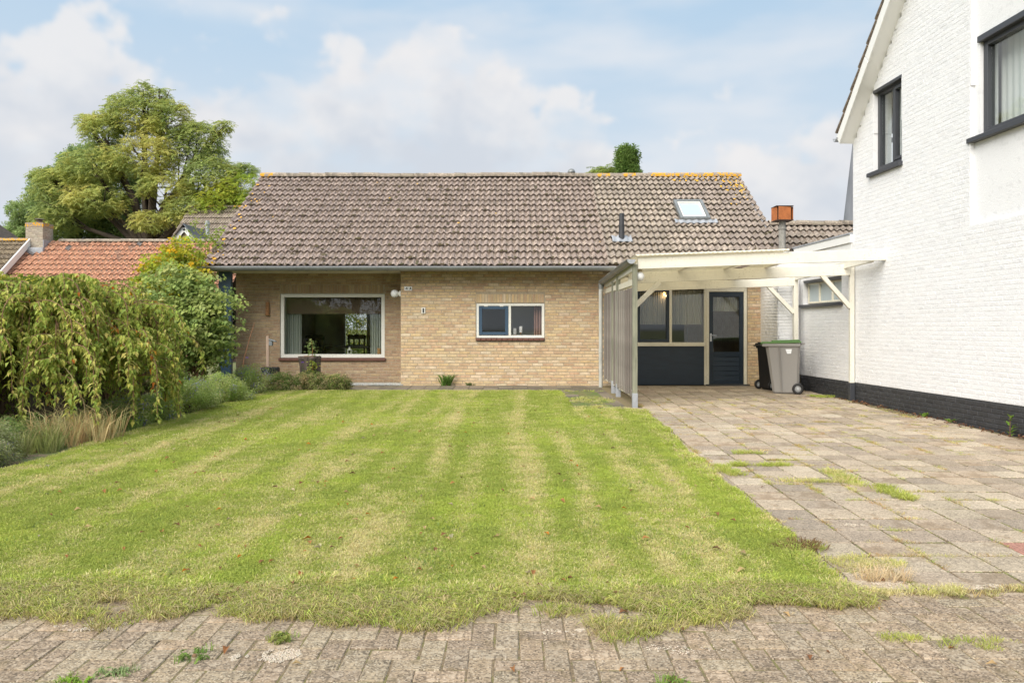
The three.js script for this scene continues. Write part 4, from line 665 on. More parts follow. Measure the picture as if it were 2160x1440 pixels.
// ---------------------------------------------------------------- what shows behind the windows
{
  const drape = (w, h, folds, amp, ph = 0) => { const n = folds * 8, p = [], q = (i) => [mix(0, w, i / n), amp * Math.sin(i / n * folds * 6.283 + ph) + amp * 0.4 * Math.sin(i / n * folds * 2.7 + ph)]; for (let i = 0; i < n; i++) { const a = q(i), b = q(i + 1); p.push(a[0], 0, a[1], b[0], 0, b[1], b[0], h, b[1], a[0], 0, a[1], b[0], h, b[1], a[0], h, a[1]); } return soup(p); };
  const cloth = (c, tr) => phy(c, { map: TX.cloth, roughness: 1, transmission: tr, thickness: 0 });
  const c1 = tag(put('curtain', drape(0.36, 1.5, 7, 0.03), cloth([0.62, 0.64, 0.58], 0.25), scene, true), 'pale pleated curtain at the left of the picture window', 'curtain'); c1.position.set(-5.02, 0.5, -18.36);
  const c2 = tag(put('curtain', drape(0.26, 1.5, 5, 0.03, 2), cloth([0.62, 0.64, 0.58], 0.25), scene, true), 'pale pleated curtain at the right of the picture window', 'curtain'); c2.position.set(-3.13, 0.5, -18.36);
  const bl = tag(put('roller_blind', plainBox(-4.98, -2.85, 1.515, 1.92, -18.30, -18.296), cloth([0.17, 0.115, 0.075], 0.15), scene, true), 'dark brown roller blind half drawn in the picture window', 'blind');
  const c3 = tag(put('curtain', drape(0.17, 0.72, 3, 0.025), cloth([0.34, 0.20, 0.155], 0.15), scene, true), 'dusky pink curtain behind the small window', 'curtain'); c3.position.set(0.47, 1.0, -17.72);
  const lace = (w, h, x, y, label, folds) => { const m = tag(put('lace_curtain', drape(w, h, folds, 0.016), cloth([0.66, 0.62, 0.50], 0.55), scene, true), label, 'curtain'); m.position.set(x, y, -17.68); };
  lace(0.62, 0.72, 2.68, 1.28, 'lace net curtain in the porch window next to the slatted screen', 13); lace(0.66, 0.72, 3.39, 1.28, 'lace net curtain in the porch window next to the blue door', 13); lace(0.54, 0.30, 4.262, 1.56, 'short lace curtain at the top of the blue door', 10);
  // dining table and chairs, dark against the garden door
  const dark = std([0.035, 0.02, 0.012], { roughness: 0.45 });
  const table = thing('dining_table', 'dark wooden dining table inside behind the picture window', 'table', -3.95, 0, -20.4); put('tabletop', boxAt(-0.85, 0.85, 0.72, 0.77, -0.45, 0.45), dark, table); for (const [x, z] of [[-0.75, -0.36], [0.75, -0.36], [-0.75, 0.36], [0.75, 0.36]]) put('leg', boxAt(x - 0.04, x + 0.04, 0, 0.72, z - 0.04, z + 0.04), dark, table);
  const chair = (x, z, ry, label) => { const c = thing('dining_chair', label, 'chair', x, 0, z, ry, 'chairs round the dining table'); put('seat', boxAt(-0.22, 0.22, 0.43, 0.47, -0.22, 0.22), dark, c); for (const [a, b] of [[-0.2, 0.2], [0.2, 0.2]]) put('leg', boxAt(a - 0.02, a + 0.02, 0, 0.43, b - 0.02, b + 0.02), dark, c); for (const a of [-0.2, 0.2]) put('rear_leg', boxAt(a - 0.022, a + 0.022, 0, 1.02, -0.22, -0.18), dark, c);
    const sh = new THREE.Shape(); sh.moveTo(-0.24, 0); sh.lineTo(-0.24, 0.1); sh.quadraticCurveTo(-0.12, 0.15, -0.08, 0.10); sh.quadraticCurveTo(0, 0.18, 0.08, 0.10); sh.quadraticCurveTo(0.12, 0.15, 0.24, 0.1); sh.lineTo(0.24, 0); put('top_rail', new THREE.ExtrudeGeometry(sh, { depth: 0.03, bevelEnabled: false }), dark, c).position.set(0, 0.92, -0.215); put('lower_rail', boxAt(-0.2, 0.2, 0.72, 0.78, -0.215, -0.185), dark, c); for (const a of [-0.07, 0.07]) put('splat', boxAt(a - 0.02, a + 0.02, 0.78, 0.92, -0.212, -0.19), dark, c); };
  chair(-4.02, -21.25, 0, 'dark chair with a carved top rail at the far side of the table'); chair(-3.45, -21.25, 0, 'dark carved chair at the far side of the table, nearest the room wall'); chair(-4.6, -19.75, 2.9, 'dark chair with its back to the picture window');
  const lan = thing('lantern', 'small white metal lantern on the picture window sill', 'lantern', -3.58, 0.632, -18.27); const wm = M.frameWhite; put('base', boxAt(-0.045, 0.045, 0, 0.012, -0.045, 0.045), wm, lan); for (const [x, z] of [[-1, -1], [1, -1], [-1, 1], [1, 1]]) put('post', boxAt(x * 0.038 - 0.005, x * 0.038 + 0.005, 0.012, 0.085, z * 0.038 - 0.005, z * 0.038 + 0.005), wm, lan); put('roof', join([cyl(0.065, 0.03, 0, 0.085, 0, 0.03, 4), cyl(0.02, 0.035, 0, 0.115, 0)]), wm, lan);
  const pot = tag(put('wooden_pot', new THREE.LatheGeometry([[0, 0], [0.04, 0], [0.042, 0.05], [0.032, 0.075], [0.045, 0.10], [0.045, 0.13], [0.035, 0.13], [0, 0.11]].map((a) => new THREE.Vector2(...a)), 18), std([0.36, 0.17, 0.05], { roughness: 0.4 }), scene, true), 'small turned wooden pot on the picture window sill', 'pot'); pot.position.set(-2.93, 0.632, -18.27);
  put('window_board', plainBox(-5.0, -2.85, 0.60, 0.63, -0.95, -0.73), M.frameWhite, house); put('window_board', plainBox(-0.7, 0.66, 0.96, 0.99, -0.42, -0.12), M.frameWhite, house);
  const candle = (x, h, label) => { const c = thing('candle_holder', label, 'candle holder', x, 0.99, -17.80); const gold = std([0.50, 0.26, 0.10], { metalness: 0.8, roughness: 0.3 }); put('stem', join([cyl(0.03, 0.008, 0, 0, 0), cyl(0.006, h, 0, 0, 0), cyl(0.012, 0.02, 0, h - 0.01, 0, 0.03)]), gold, c); put('glass_cup', cyl(0.034, 0.13, 0, h + 0.01, 0, 0.036), std([0.70, 0.70, 0.68], { roughness: 0.4 }), c); };
  candle(0.06, 0.07, 'shorter of two gold candle holders behind the small window'); candle(0.19, 0.11, 'taller of two gold candle holders behind the small window');
  put('room_wall', plainBox(-0.12, 2.1, 0, 2.42, -1.3, -1.25), std([0.55, 0.56, 0.56]), house);
  // a lit bulb hanging inside the porch window
  const bulb = thing('hanging_bulb', 'small lit warm bulb hanging behind the porch window', 'lamp', 3.235, 1.935, -17.615); put('bulb', new THREE.SphereGeometry(0.03, 16, 12), std([1, 0.8, 0.5], { emissive: lin(1, 0.55, 0.18), emissiveIntensity: 2.2 }), bulb); put('cord', cyl(0.004, 0.47, 0, 0.02, 0), M.black, bulb);
  const pl = new THREE.PointLight(lin(1, 0.7, 0.4), 0.04, 0, 2); pl.position.set(0, -0.045, 0); pl.castShadow = true; bulb.add(pl);
  // hedge in the rear garden seen through the room
}

// ---------------------------------------------------------------- leaves, blades and clumps
function leafP(p, L, W, m, fold = 0.18, droop = 0.12) { // pushes one folded leaf (4 triangles) placed by matrix m
  const v = [[0, 0, 0], [-W / 2, fold * W, L * 0.42], [0, 0, L * 0.5], [W / 2, fold * W, L * 0.42], [0, -droop * L, L]].map((a) => V(...a).applyMatrix4(m));
  for (const [a, b, c] of [[0, 2, 1], [0, 3, 2], [1, 2, 4], [2, 3, 4]]) for (const k of [a, b, c]) p.push(v[k].x, v[k].y, v[k].z);
}
const rot = (rx, ry, rz, x = 0, y = 0, z = 0) => new THREE.Matrix4().makeRotationFromEuler(new THREE.Euler(rx, ry, rz, 'YXZ')).setPosition(x, y, z);
function leafClump(n, rad, L, W, seed, flat = 0.7) { const r = rng(seed), p = []; for (let i = 0; i < n; i++) { const a = r() * 6.283, d = rad * Math.sqrt(r()); leafP(p, L * (0.7 + r() * 0.6), W * (0.8 + r() * 0.4), rot((r() - 0.3) * 1.3, a + (r() - 0.5), (r() - 0.5) * 1.2, Math.cos(a) * d, (r() - 0.5) * 2 * rad * flat, Math.sin(a) * d)); } return soup(p); }
function spray(n, len, L, W, seed) { // pinnate frond: leaflets either side of a drooping midrib
  const r = rng(seed), p = []; for (let i = 0; i < n; i++) { const t = i / n, z = t * len, y = -0.35 * len * t * t; for (const s of [-1, 1]) leafP(p, L * (0.8 + r() * 0.4), W, rot(0.2 + r() * 0.5, s * (1.0 + r() * 0.5), s * 0.3, 0, y, z)); } return soup(p);
}
function tuft(n, h, spread, w, seed, lean = 0.7) { // grass tuft: bent blades
  const r = rng(seed), p = [];
  for (let i = 0; i < n; i++) {
    const a = r() * 6.283, d = spread * Math.sqrt(r()), x = Math.cos(a) * d, z = Math.sin(a) * d, b = a + (r() - 0.5) * 2.4, hh = h * (0.55 + r() * 0.6), l = lean * (0.3 + r()), ww = w * (0.7 + r() * 0.6), q = r() * 6.283, ux = Math.cos(q) * ww / 2, uz = Math.sin(q) * ww / 2;
    const m = [x + Math.cos(b) * hh * l * 0.35, hh * 0.62, z + Math.sin(b) * hh * l * 0.35], e = [x + Math.cos(b) * hh * l, hh * (1 - 0.35 * l), z + Math.sin(b) * hh * l];
    const A = [x - ux, -0.004, z - uz], B = [x + ux, -0.004, z + uz], C = [m[0] + ux * 0.8, m[1], m[2] + uz * 0.8], D = [m[0] - ux * 0.8, m[1], m[2] - uz * 0.8];
    p.push(...A, ...B, ...C, ...A, ...C, ...D, ...D, ...C, ...e);
  }
  return soup(p);
}
const n2 = (x, y, s = 0) => PN.noise(x + s * 13.7, y - s * 7.9, s * 3.1);

// ---------------------------------------------------------------- lawn
{
  const lawn = struct('lawn', slopeSheet(-4.75, 1.62, 4.20, 15.9, 0.001, 12), std([0.75, 0.9, 0.55], { map: TX.soil, roughness: 1 }));
  const r = rng(91), kinds = [0, 1, 2, 3].map((i) => tuft(17, 0.028, 0.045, 0.0036, 92 + i, 0.9)), items = [[], [], [], []];
  const green = [0.36, 0.42, 0.085], bright = [0.42, 0.49, 0.09], straw = [0.67, 0.59, 0.29], olive = [0.51, 0.52, 0.15];
  const frontEdge = (X) => 4.22 + 0.10 * n2(X * 1.3, 0.4) + 0.06 * n2(X * 5, 2.2) + 0.045 * n2(X * 13, 4.2) + 0.03 * n2(X * 31, 6.2) - 0.05 * Math.exp(-(((X + 0.1) / 0.9) ** 2)) + (X < -1.9 ? 0.06 : 0);
  const leftEdge = (Z) => -4.66 + 0.10 * n2(Z * 0.9, 7) + 0.04 * n2(Z * 4, 3);
  const inLawn = (X, Z) => { const e = 0.05 * n2(Z * 3, 1.5) + 0.03 * n2(Z * 9, 5.5); if (X > lawnEdge(Z) - 0.03 + e || X < leftEdge(Z) || Z < frontEdge(X)) return false; if (Z > 15.88 + 0.05 * n2(X * 3, 8)) return false; if (X > 0.90 + 0.04 * n2(Z * 4, 9) && Z > 12.62 + 0.05 * n2(X * 4, 6)) return false; return true; };
  const N = 290000;
  for (let i = 0; i < N; i++) {
    const t = r(), Z = 3.85 + 12.1 * Math.pow(t, 1.75), X = -4.85 + 6.9 * r(); if (X < -0.65 * Z - 0.5 || !inLawn(X, Z)) continue;
    // mowing stripes run from the lane to the house; clippings and dry thatch lie along them
    const sx = X + 0.10 * n2(Z * 0.35, 2), stripe = Math.sin(sx * 6.283 / 0.98 + 0.9) * 0.6 + Math.sin(sx * 6.283 / 0.43 + 2 * n2(X, Z * 0.2, 7)) * 0.4, dry = 0.48 * stripe + 0.45 * n2(X * 0.75, Z * 0.33, 1) + 1.0 * n2(X * 5.5, Z * 0.45, 2) + 0.65 * n2(X * 6, Z * 5, 3) + 0.6 * n2(X * 17, Z * 14, 6) + (r() - 0.5) * 1.5 - 0.02;
    const lush = n2(X * 1.1, Z * 0.8, 4) + 0.5 * n2(X * 4, Z * 4, 5);
    let c = dry > 0.55 ? straw : dry > 0.10 ? olive : lush > 0.15 ? bright : green; const edge = Math.min(lawnEdge(Z) - X, Z - frontEdge(X)); if (edge < 0.22 && r() < 0.4 * sstep(-0.2, 0.3, n2(X * 2.3, Z * 2.3, 12))) c = bright;
    const k = Math.floor(r() * 4), s = (0.75 + r() * 0.5) * (edge < 0.14 ? 1.05 + 0.5 * sstep(-0.3, 0.4, n2(X * 3, Z * 3, 13)) : 1) * (1 + 0.025 * Math.max(0, Z - 6)) * (Z > 9 ? 1.15 : 1);
    items[k].push([xf(X, G(Z) + 0.001, -Z, (r() - 0.5) * 0.2, r() * 6.283, (r() - 0.5) * 0.2, s), vary(c, r, 0.35)]);
  }
  for (let i = 0; i < 2600; i++) { // coarser clumps the mower left a little longer
    const Z = 4.2 + 11.4 * Math.pow(r(), 1.6), X = -4.6 + 6.4 * r(); if (X < -0.65 * Z - 0.3 || !inLawn(X, Z) || n2(X * 1.9, Z * 1.4, 21) < 0.12) continue;
    items[i % 4].push([xf(X, G(Z) + 0.001, -Z, 0, r() * 6.283, 0, 1.35 + r() * 0.5), vary(r() < 0.6 ? green : [0.25, 0.32, 0.09], r, 0.35)]);
  }
  items.forEach((it, k) => { instanced('grass', kinds[k], M.grass, it, lawn, 'stuff'); });
  // loose fringe of dry runners, clippings and crabgrass over the lane and the slabs
  const fr = [[], []], runner = [tuft(22, 0.05, 0.06, 0.0035, 97, 1.5), tuft(14, 0.03, 0.05, 0.0045, 98, 1.8)];
  for (let i = 0; i < 6500; i++) {
    const X = -3.1 + r() * 5.2, Z0 = frontEdge(X), d = Math.pow(r(), 1.5) * (0.34 + 0.32 * Math.exp(-(((X + 0.05) / 0.8) ** 2)) + (X < -1.8 ? 0.12 : 0)) * (X > 1.1 ? 0.45 : 1), Z = Z0 - d; if (n2(X * 3.1, Z * 3.1, 6) + 0.45 * n2(X * 9, Z * 9, 8) < -0.34 + d * 1.15 || X > lawnEdge(Z)) continue;
    fr[r() < 0.5 ? 0 : 1].push([xf(X, G(Z) + 0.001, -Z, 0, r() * 6.283, 0, 0.7 + r() * 0.7), vary(r() < 0.5 ? [0.50, 0.42, 0.21] : r() < 0.5 ? olive : green, r, 0.4)]);
  }
  const patch = (X0, Z0, rx, rz, n, pal, h = 1) => { for (let i = 0; i < n; i++) { const a = r() * 6.283, q = Math.sqrt(r()), X = X0 + Math.cos(a) * rx * q, Z = Z0 + Math.sin(a) * rz * q; if (n2(X * 9, Z * 9, 9) + 0.6 * n2(X * 23, Z * 23, 10) < -0.12) continue; fr[r() < 0.5 ? 0 : 1].push([xf(X, G(Z) + 0.001, -Z, 0, r() * 6.283, 0, h * (0.6 + r() * 0.6)), pickc(pal, r, 0.4)]); } };
  const mixed = [green, olive, straw, bright], hay = [straw, olive, [0.45, 0.36, 0.17]];
  patch(2.00, 4.72, 0.22, 0.13, 120, [olive, straw, straw], 0.75); patch(2.05, 4.24, 0.26, 0.09, 130, [olive, straw, straw], 0.75); patch(1.75, 5.02, 0.12, 0.07, 70, [green, olive, [0.2, 0.12, 0.06]], 1.3);
  patch(2.35, 4.20, 0.18, 0.04, 30, hay, 0.7); patch(2.62, 4.27, 0.10, 0.03, 24, [olive, straw, [0.34, 0.2, 0.09]], 0.7); patch(1.7, 3.62, 0.10, 0.04, 22, [bright, olive], 0.6); patch(2.02, 3.55, 0.20, 0.07, 34, [bright, green, olive], 0.6); 
  // seedlings and moss along the joints of the drive
  for (let i = 0; i < 900; i++) { const j = Math.floor(r() * 34), along = r() < 0.55, Z = 4.27 + (along ? r() * 34 : j) * 0.302, ci = Math.floor(r() * 14), X = 1.80 + (along ? ci : r() * 14) * 0.302 + (Z - 4.3) * 0.03; if (X > wallX(Z) - 0.1 || X < lawnEdge(Z) || n2(X * 1.7, Z * 1.5, 11) < -0.05) continue; const L = 2 + Math.floor(r() * r() * 16); for (let k = 0; k < L; k++) { const dx = along ? (r() - 0.5) * 0.03 : (k - L / 2) * 0.022, dz = along ? (k - L / 2) * 0.022 : (r() - 0.5) * 0.03; fr[k % 2].push([xf(X + dx, G(Z + dz) - 0.006, -(Z + dz), 0, r() * 6.283, 0, 0.3 + r() * 0.4), pickc(r() < 0.6 ? [straw, [0.50, 0.30, 0.12], [0.46, 0.36, 0.15]] : mixed, r, 0.4)]); } }
  patch(2.9, 7.25, 0.07, 0.35, 120, [olive, straw, bright], 1.1); patch(3.05, 6.65, 0.07, 0.30, 110, [green, olive, bright], 1.1); patch(2.42, 8.6, 0.20, 0.05, 60, mixed); patch(2.0, 7.6, 0.10, 0.25, 80, [bright, olive]); patch(2.3, 7.9, 0.35, 0.04, 80, [bright, olive]); patch(2.6, 7.1, 0.35, 0.04, 70, [olive, straw]);
  patch(1.35, 14.2, 0.4, 0.6, 160, [olive, straw, green]); patch(1.3, 12.9, 0.5, 0.25, 160, [green, olive, straw]); patch(-0.5, 15.95, 3, 0.10, 200, [olive, green]);
  patch(3.0, 10.5, 0.12, 0.06, 40, [straw, olive]); patch(5.55, 14.9, 0.2, 0.25, 60, [bright, bright, green], 1.0);
  fr.forEach((it, k) => instanced('weeds', runner[k], M.grass, it, scene, 'stuff').userData.label = k ? 'short creeping grass in the paving joints' : 'dry grass runners spreading over the paving');
  // fallen leaves
  const lf = []; { const p = []; leafP(p, 0.05, 0.026, rot(0, 0, 0), 0.4, 0.25); var fallen = soup(p); }
  for (let i = 0; i < 330; i++) { const Z = 3.3 + 9.5 * Math.pow(r(), 1.7), X = -0.6 * Z + r() * (0.6 * Z + 2.2); if (X > lawnEdge(Z) + 0.3 || X < -4.5 || (Z < 3.9 && r() < 0.7)) continue; lf.push([xf(X, G(Z) + (inLawn(X, Z) ? 0.034 : 0.006), -Z, (r() - 0.5) * 0.8, r() * 6.283, (r() - 0.5) * 0.9, 0.5 + r() * 0.8), pickc([[0.42, 0.20, 0.08], [0.30, 0.15, 0.07], [0.52, 0.36, 0.18], [0.55, 0.46, 0.30], [0.5, 0.18, 0.03], [0.22, 0.12, 0.06]], r, 0.4)]); }
  for (let i = 0; i < 160; i++) { const t = r(), Z = mix(9.0, 14.5, t), X = wallX(Z) - 0.03 - r() * r() * 0.22; lf.push([xf(X, G(Z) + 0.012, -Z, (r() - 0.5) * 1.4, r() * 6.283, (r() - 0.5), 0.7 + r() * 0.8), pickc([[0.22, 0.11, 0.06], [0.28, 0.15, 0.08], [0.16, 0.08, 0.05]], r, 0.4)]); }
  for (let i = 0; i < 420; i++) { const X = -3.0 + r() * 5.0, Z = frontEdge(X) - 0.16 * r() + 0.14 * r(); if (n2(X * 4, Z * 4, 17) < -0.02 || X > lawnEdge(Z)) continue; lf.push([xf(X, G(Z) + 0.010 + r() * 0.02, -Z, (r() - 0.5) * 1.5, r() * 6.283, (r() - 0.5) * 1.2, 0.35 + r() * 0.6), pickc([[0.30, 0.17, 0.09], [0.24, 0.13, 0.07], [0.42, 0.25, 0.13], [0.16, 0.10, 0.06]], r, 0.4)]); }
  instanced('fallen_leaves', fallen, M.leaf, lf, scene, 'stuff').userData.label = 'brown fallen leaves scattered on grass and paving';
}

// ---------------------------------------------------------------- single weeds on the lane
{
  const r = rng(101), place = [[-0.985, 3.62, 'low green weed tuft in the lane below the picture window', 1.0, [[0.17, 0.22, 0.05], [0.24, 0.25, 0.08]]], [-1.31, 3.42, 'leafy green weed clump in the lane left of a pale sandy patch', 0.9, [[0.14, 0.21, 0.05]]], [-1.55, 3.26, 'grey-green weed clump in the lane, second from the lower left corner', 1.0, [[0.20, 0.25, 0.11]]], [-1.68, 3.18, 'bright dandelion rosette in the bottom left of the lane', 0.8, [[0.17, 0.27, 0.04]]], [0.62, 3.14, 'weed with reddish leaves at the bottom edge of the lane', 1.1, [[0.15, 0.22, 0.05], [0.17, 0.24, 0.06], [0.15, 0.2, 0.05], [0.26, 0.11, 0.05]]]];
  for (const [X, Z, label, s, pal] of place) { const t = thing('weed_plant', label, 'weed', X, G(Z) - 0.004, -Z, r() * 6, 'weeds growing in the lane'); const its = [], bl = [], cols = pal.map((c) => mulc(c, 1.6)); for (let i = 0; i < 9; i++) { const a = r() * 6.283, d = 0.055 * r(); its.push([xf(Math.cos(a) * d * 1.5, 0.012 + r() * 0.012, Math.sin(a) * d, (r() - 0.5) * 0.5, r() * 6, (r() - 0.5) * 0.5, s * (0.5 + r() * 0.5)), pickc(cols, r, 0.4)]); } for (let i = 0; i < 8; i++) { const a = r() * 6.283, d = 0.06 * r(); bl.push([xf(Math.cos(a) * d * 1.5, 0, Math.sin(a) * d, 0, r() * 6, 0, s * (0.4 + r() * 0.5)), pickc(cols, r, 0.5)]); }
    instanced('leaves', leafClump(9, 0.03, 0.042, 0.016, 107, 0.35), M.leaf, its, t, 'stuff'); instanced('blades', tuft(9, 0.06, 0.03, 0.006, 108, 1.2), M.leaf, bl, t, 'stuff'); put('root_crown', moved(new THREE.SphereGeometry(0.012, 8, 6), 0, 0.004, 0), M.twig, t); }
  const dg = thing('dry_grass_tuft', 'straw coloured dry grass tuft on the slabs at the lawn corner', 'grass tuft', 1.98, G(4.42), -4.42); const its = []; for (let i = 0; i < 14; i++) its.push([xf((r() - 0.5) * 0.22, 0, (r() - 0.5) * 0.08, 0, r() * 6, 0, 0.8 + r() * 0.5), vary([0.74, 0.58, 0.36], r, 0.3)]); instanced('blades', tuft(22, 0.10, 0.03, 0.0026, 103, 1.35), M.grass, its, dg, 'stuff'); put('root_crown', moved(new THREE.SphereGeometry(0.015, 8, 6), 0, 0.0, 0), M.twig, dg);
  { // drifts of washed-out joint sand on the lane and slabs
    const its = [], grain = new THREE.OctahedronGeometry(0.0032, 0);
    for (const [X, Z, rx, rz, n] of [[-1.12, 3.42, 0.07, 0.05, 900], [-0.93, 3.43, 0.13, 0.09, 1700], [-0.40, 3.78, 0.08, 0.05, 700], [0.22, 3.70, 0.14, 0.05, 1200], [1.42, 3.13, 0.22, 0.07, 1800], [2.55, 4.30, 0.20, 0.05, 1000], [1.98, 4.36, 0.2, 0.06, 900], [-1.9, 3.75, 0.2, 0.07, 900], [0.7, 3.5, 0.25, 0.06, 500], [3.0, 6.2, 0.1, 0.05, 400], [2.3, 5.6, 0.1, 0.05, 300]]) for (let i = 0; i < n; i++) { const a = r() * 6.283, q = Math.sqrt(r()), x = X + Math.cos(a) * rx * q, z = Z + Math.sin(a) * rz * q; if (n2(x * 14, z * 14, 15) + 0.6 * n2(x * 40, z * 40, 16) < -0.35 + q * 0.75) continue; its.push([xf(x, G(z) + 0.001, -z, r() * 3, r() * 3, 0, 0.6 + r() * 0.9), vary([0.50, 0.43, 0.34], r, 0.35)]); }
    instanced('sand', grain, std([1, 1, 1], { roughness: 1 }), its, scene, 'stuff').userData.label = 'pale joint sand washed over the paving';
  }
  // strap-leaved plant and a weed at the foot of the brick wall
  const st = thing('strap_leaf_plant', 'green arching strap-leaved plant at the foot of the brick wall', 'plant', -1.38, 0, -17.36); const b = []; for (let i = 0; i < 16; i++) b.push([xf((r() - 0.5) * 0.16, 0, (r() - 0.5) * 0.06, 0, r() * 6, 0, 0.7 + r() * 0.5), vary([0.14, 0.25, 0.05], r, 0.4)]); instanced('leaves', tuft(10, 0.27, 0.03, 0.014, 105, 0.85), M.leaf, b, st, 'stuff'); put('root_crown', moved(new THREE.SphereGeometry(0.02, 8, 6), 0, 0, 0), M.twig, st);
  const wd = thing('wall_weed', 'tiny weed at the foot of the brick wall below the small window', 'weed', -0.87, 0, -17.40); const c = []; for (let i = 0; i < 10; i++) c.push([xf((r() - 0.5) * 0.16, 0, (r() - 0.5) * 0.05, 0, r() * 6, 0, 0.6 + r() * 0.5), vary([0.15, 0.2, 0.07], r, 0.4)]); instanced('leaves', tuft(10, 0.10, 0.03, 0.008, 106, 1.0), M.leaf, c, wd, 'stuff'); put('root_crown', moved(new THREE.SphereGeometry(0.012, 8, 6), 0, 0, 0), M.twig, wd);
  const gr = [], pebble = new THREE.IcosahedronGeometry(0.014, 0); for (let i = 0; i < 2600; i++) { const X = -3.5 + r() * 1.2, Z = 17.42 + r() * 0.62; gr.push([xf(X, G(Z) + 0.004 + r() * 0.006, -Z, r() * 3, r() * 3, 0, 0.5 + r() * 0.7), vary([0.36, 0.36, 0.335], r, 0.6)]); }
  instanced('gravel', pebble, std([1, 1, 1], { roughness: 0.9 }), gr, scene, 'stuff').userData.label = 'pale gravel strip at the foot of the recessed wall';
}

// ---------------------------------------------------------------- fence and hedge at the garden edge
{
  const f = thing('board_fence', 'weathered brown board fence behind the weeping tree', 'fence', -6.85, 0, -11), r = rng(111), board = [0, 1].map((i) => cbox(0.022, 1.6, 0.145, 0.003)), tones = [M.fenceWood, std([0.25, 0.165, 0.115], { map: TX.wood, roughness: 1 }), std([0.19, 0.14, 0.105], { map: TX.wood, roughness: 1 })];
  for (let Z = 5.6; Z < 17.0; Z += 0.155) { const m = put('board', board[Math.floor(r() * 2)], tones[Math.floor(r() * 3)], f); m.position.set((r() - 0.5) * 0.01, 0.80 + G(Z) + (r() - 0.5) * 0.03, 11 - Z); m.rotation.set((r() - 0.5) * 0.01, (r() - 0.5) * 0.04, 0); }
  for (let Z = 5.6; Z < 17.1; Z += 1.9) put('post', boxAt(-0.10, -0.015, G(Z) - 0.1, 1.68 + G(Z), 11 - Z - 0.04, 11 - Z + 0.04), tones[2], f);
  for (const Y of [0.35, 1.3]) put('rail', beam(V(-0.035, Y + G(5.5), 5.4), V(-0.035, Y + G(17), -6), 0.04, 0.07), tones[2], f);
}
const leafGeoBig = (() => { const p = []; leafP(p, 0.085, 0.05, rot(0, 0, 0), 0.2, 0.25); return soup(p); })();
function hedge(name, label, x0, x1, y, Z0, Z1, pal, n, seed, big = 1) {
  const t = thing(name, label, 'hedge', (x0 + x1) / 2, 0, -(Z0 + Z1) / 2), r = rng(seed), its = [], geo = leafClump(12, 0.09, 0.06, 0.03, seed);
  for (let i = 0; i < n; i++) { const face = r(), X = face < 0.35 ? x1 + (r() - 0.6) * 0.1 : mix(x0, x1, r()), Y = face < 0.35 ? 0.1 + r() * (y - 0.1) : face < 0.75 ? y + (r() - 0.5) * 0.16 : r() * y, Z = mix(Z0, Z1, r()); its.push([xf(X - (x0 + x1) / 2, Y + G(Z), -Z + (Z0 + Z1) / 2, (r() - 0.5), r() * 6.283, (r() - 0.5), big * (0.7 + r() * 0.7)), pickc(pal, r, 0.5)]); }
  instanced('foliage', geo, M.leaf, its, t, 'stuff'); put('stems', join([0, 1, 2, 3, 4, 5].map((i) => limb([V(0, 0, (i / 5 - 0.5) * (Z1 - Z0) * 0.9), V(0.05, y * 0.5, (i / 5 - 0.5) * (Z1 - Z0) * 0.88), V(0, y * 0.92, (i / 5 - 0.5) * (Z1 - Z0) * 0.86)], [0.03, 0.02, 0.01]))), M.bark, t); return t;
}
hedge('garden_hedge', 'clipped yellow-green hedge beyond the fence at the far left', -7.9, -7.0, 1.92, 9.5, 14.5, [[0.26, 0.31, 0.05], [0.42, 0.41, 0.06], [0.17, 0.23, 0.05]], 3200, 121);

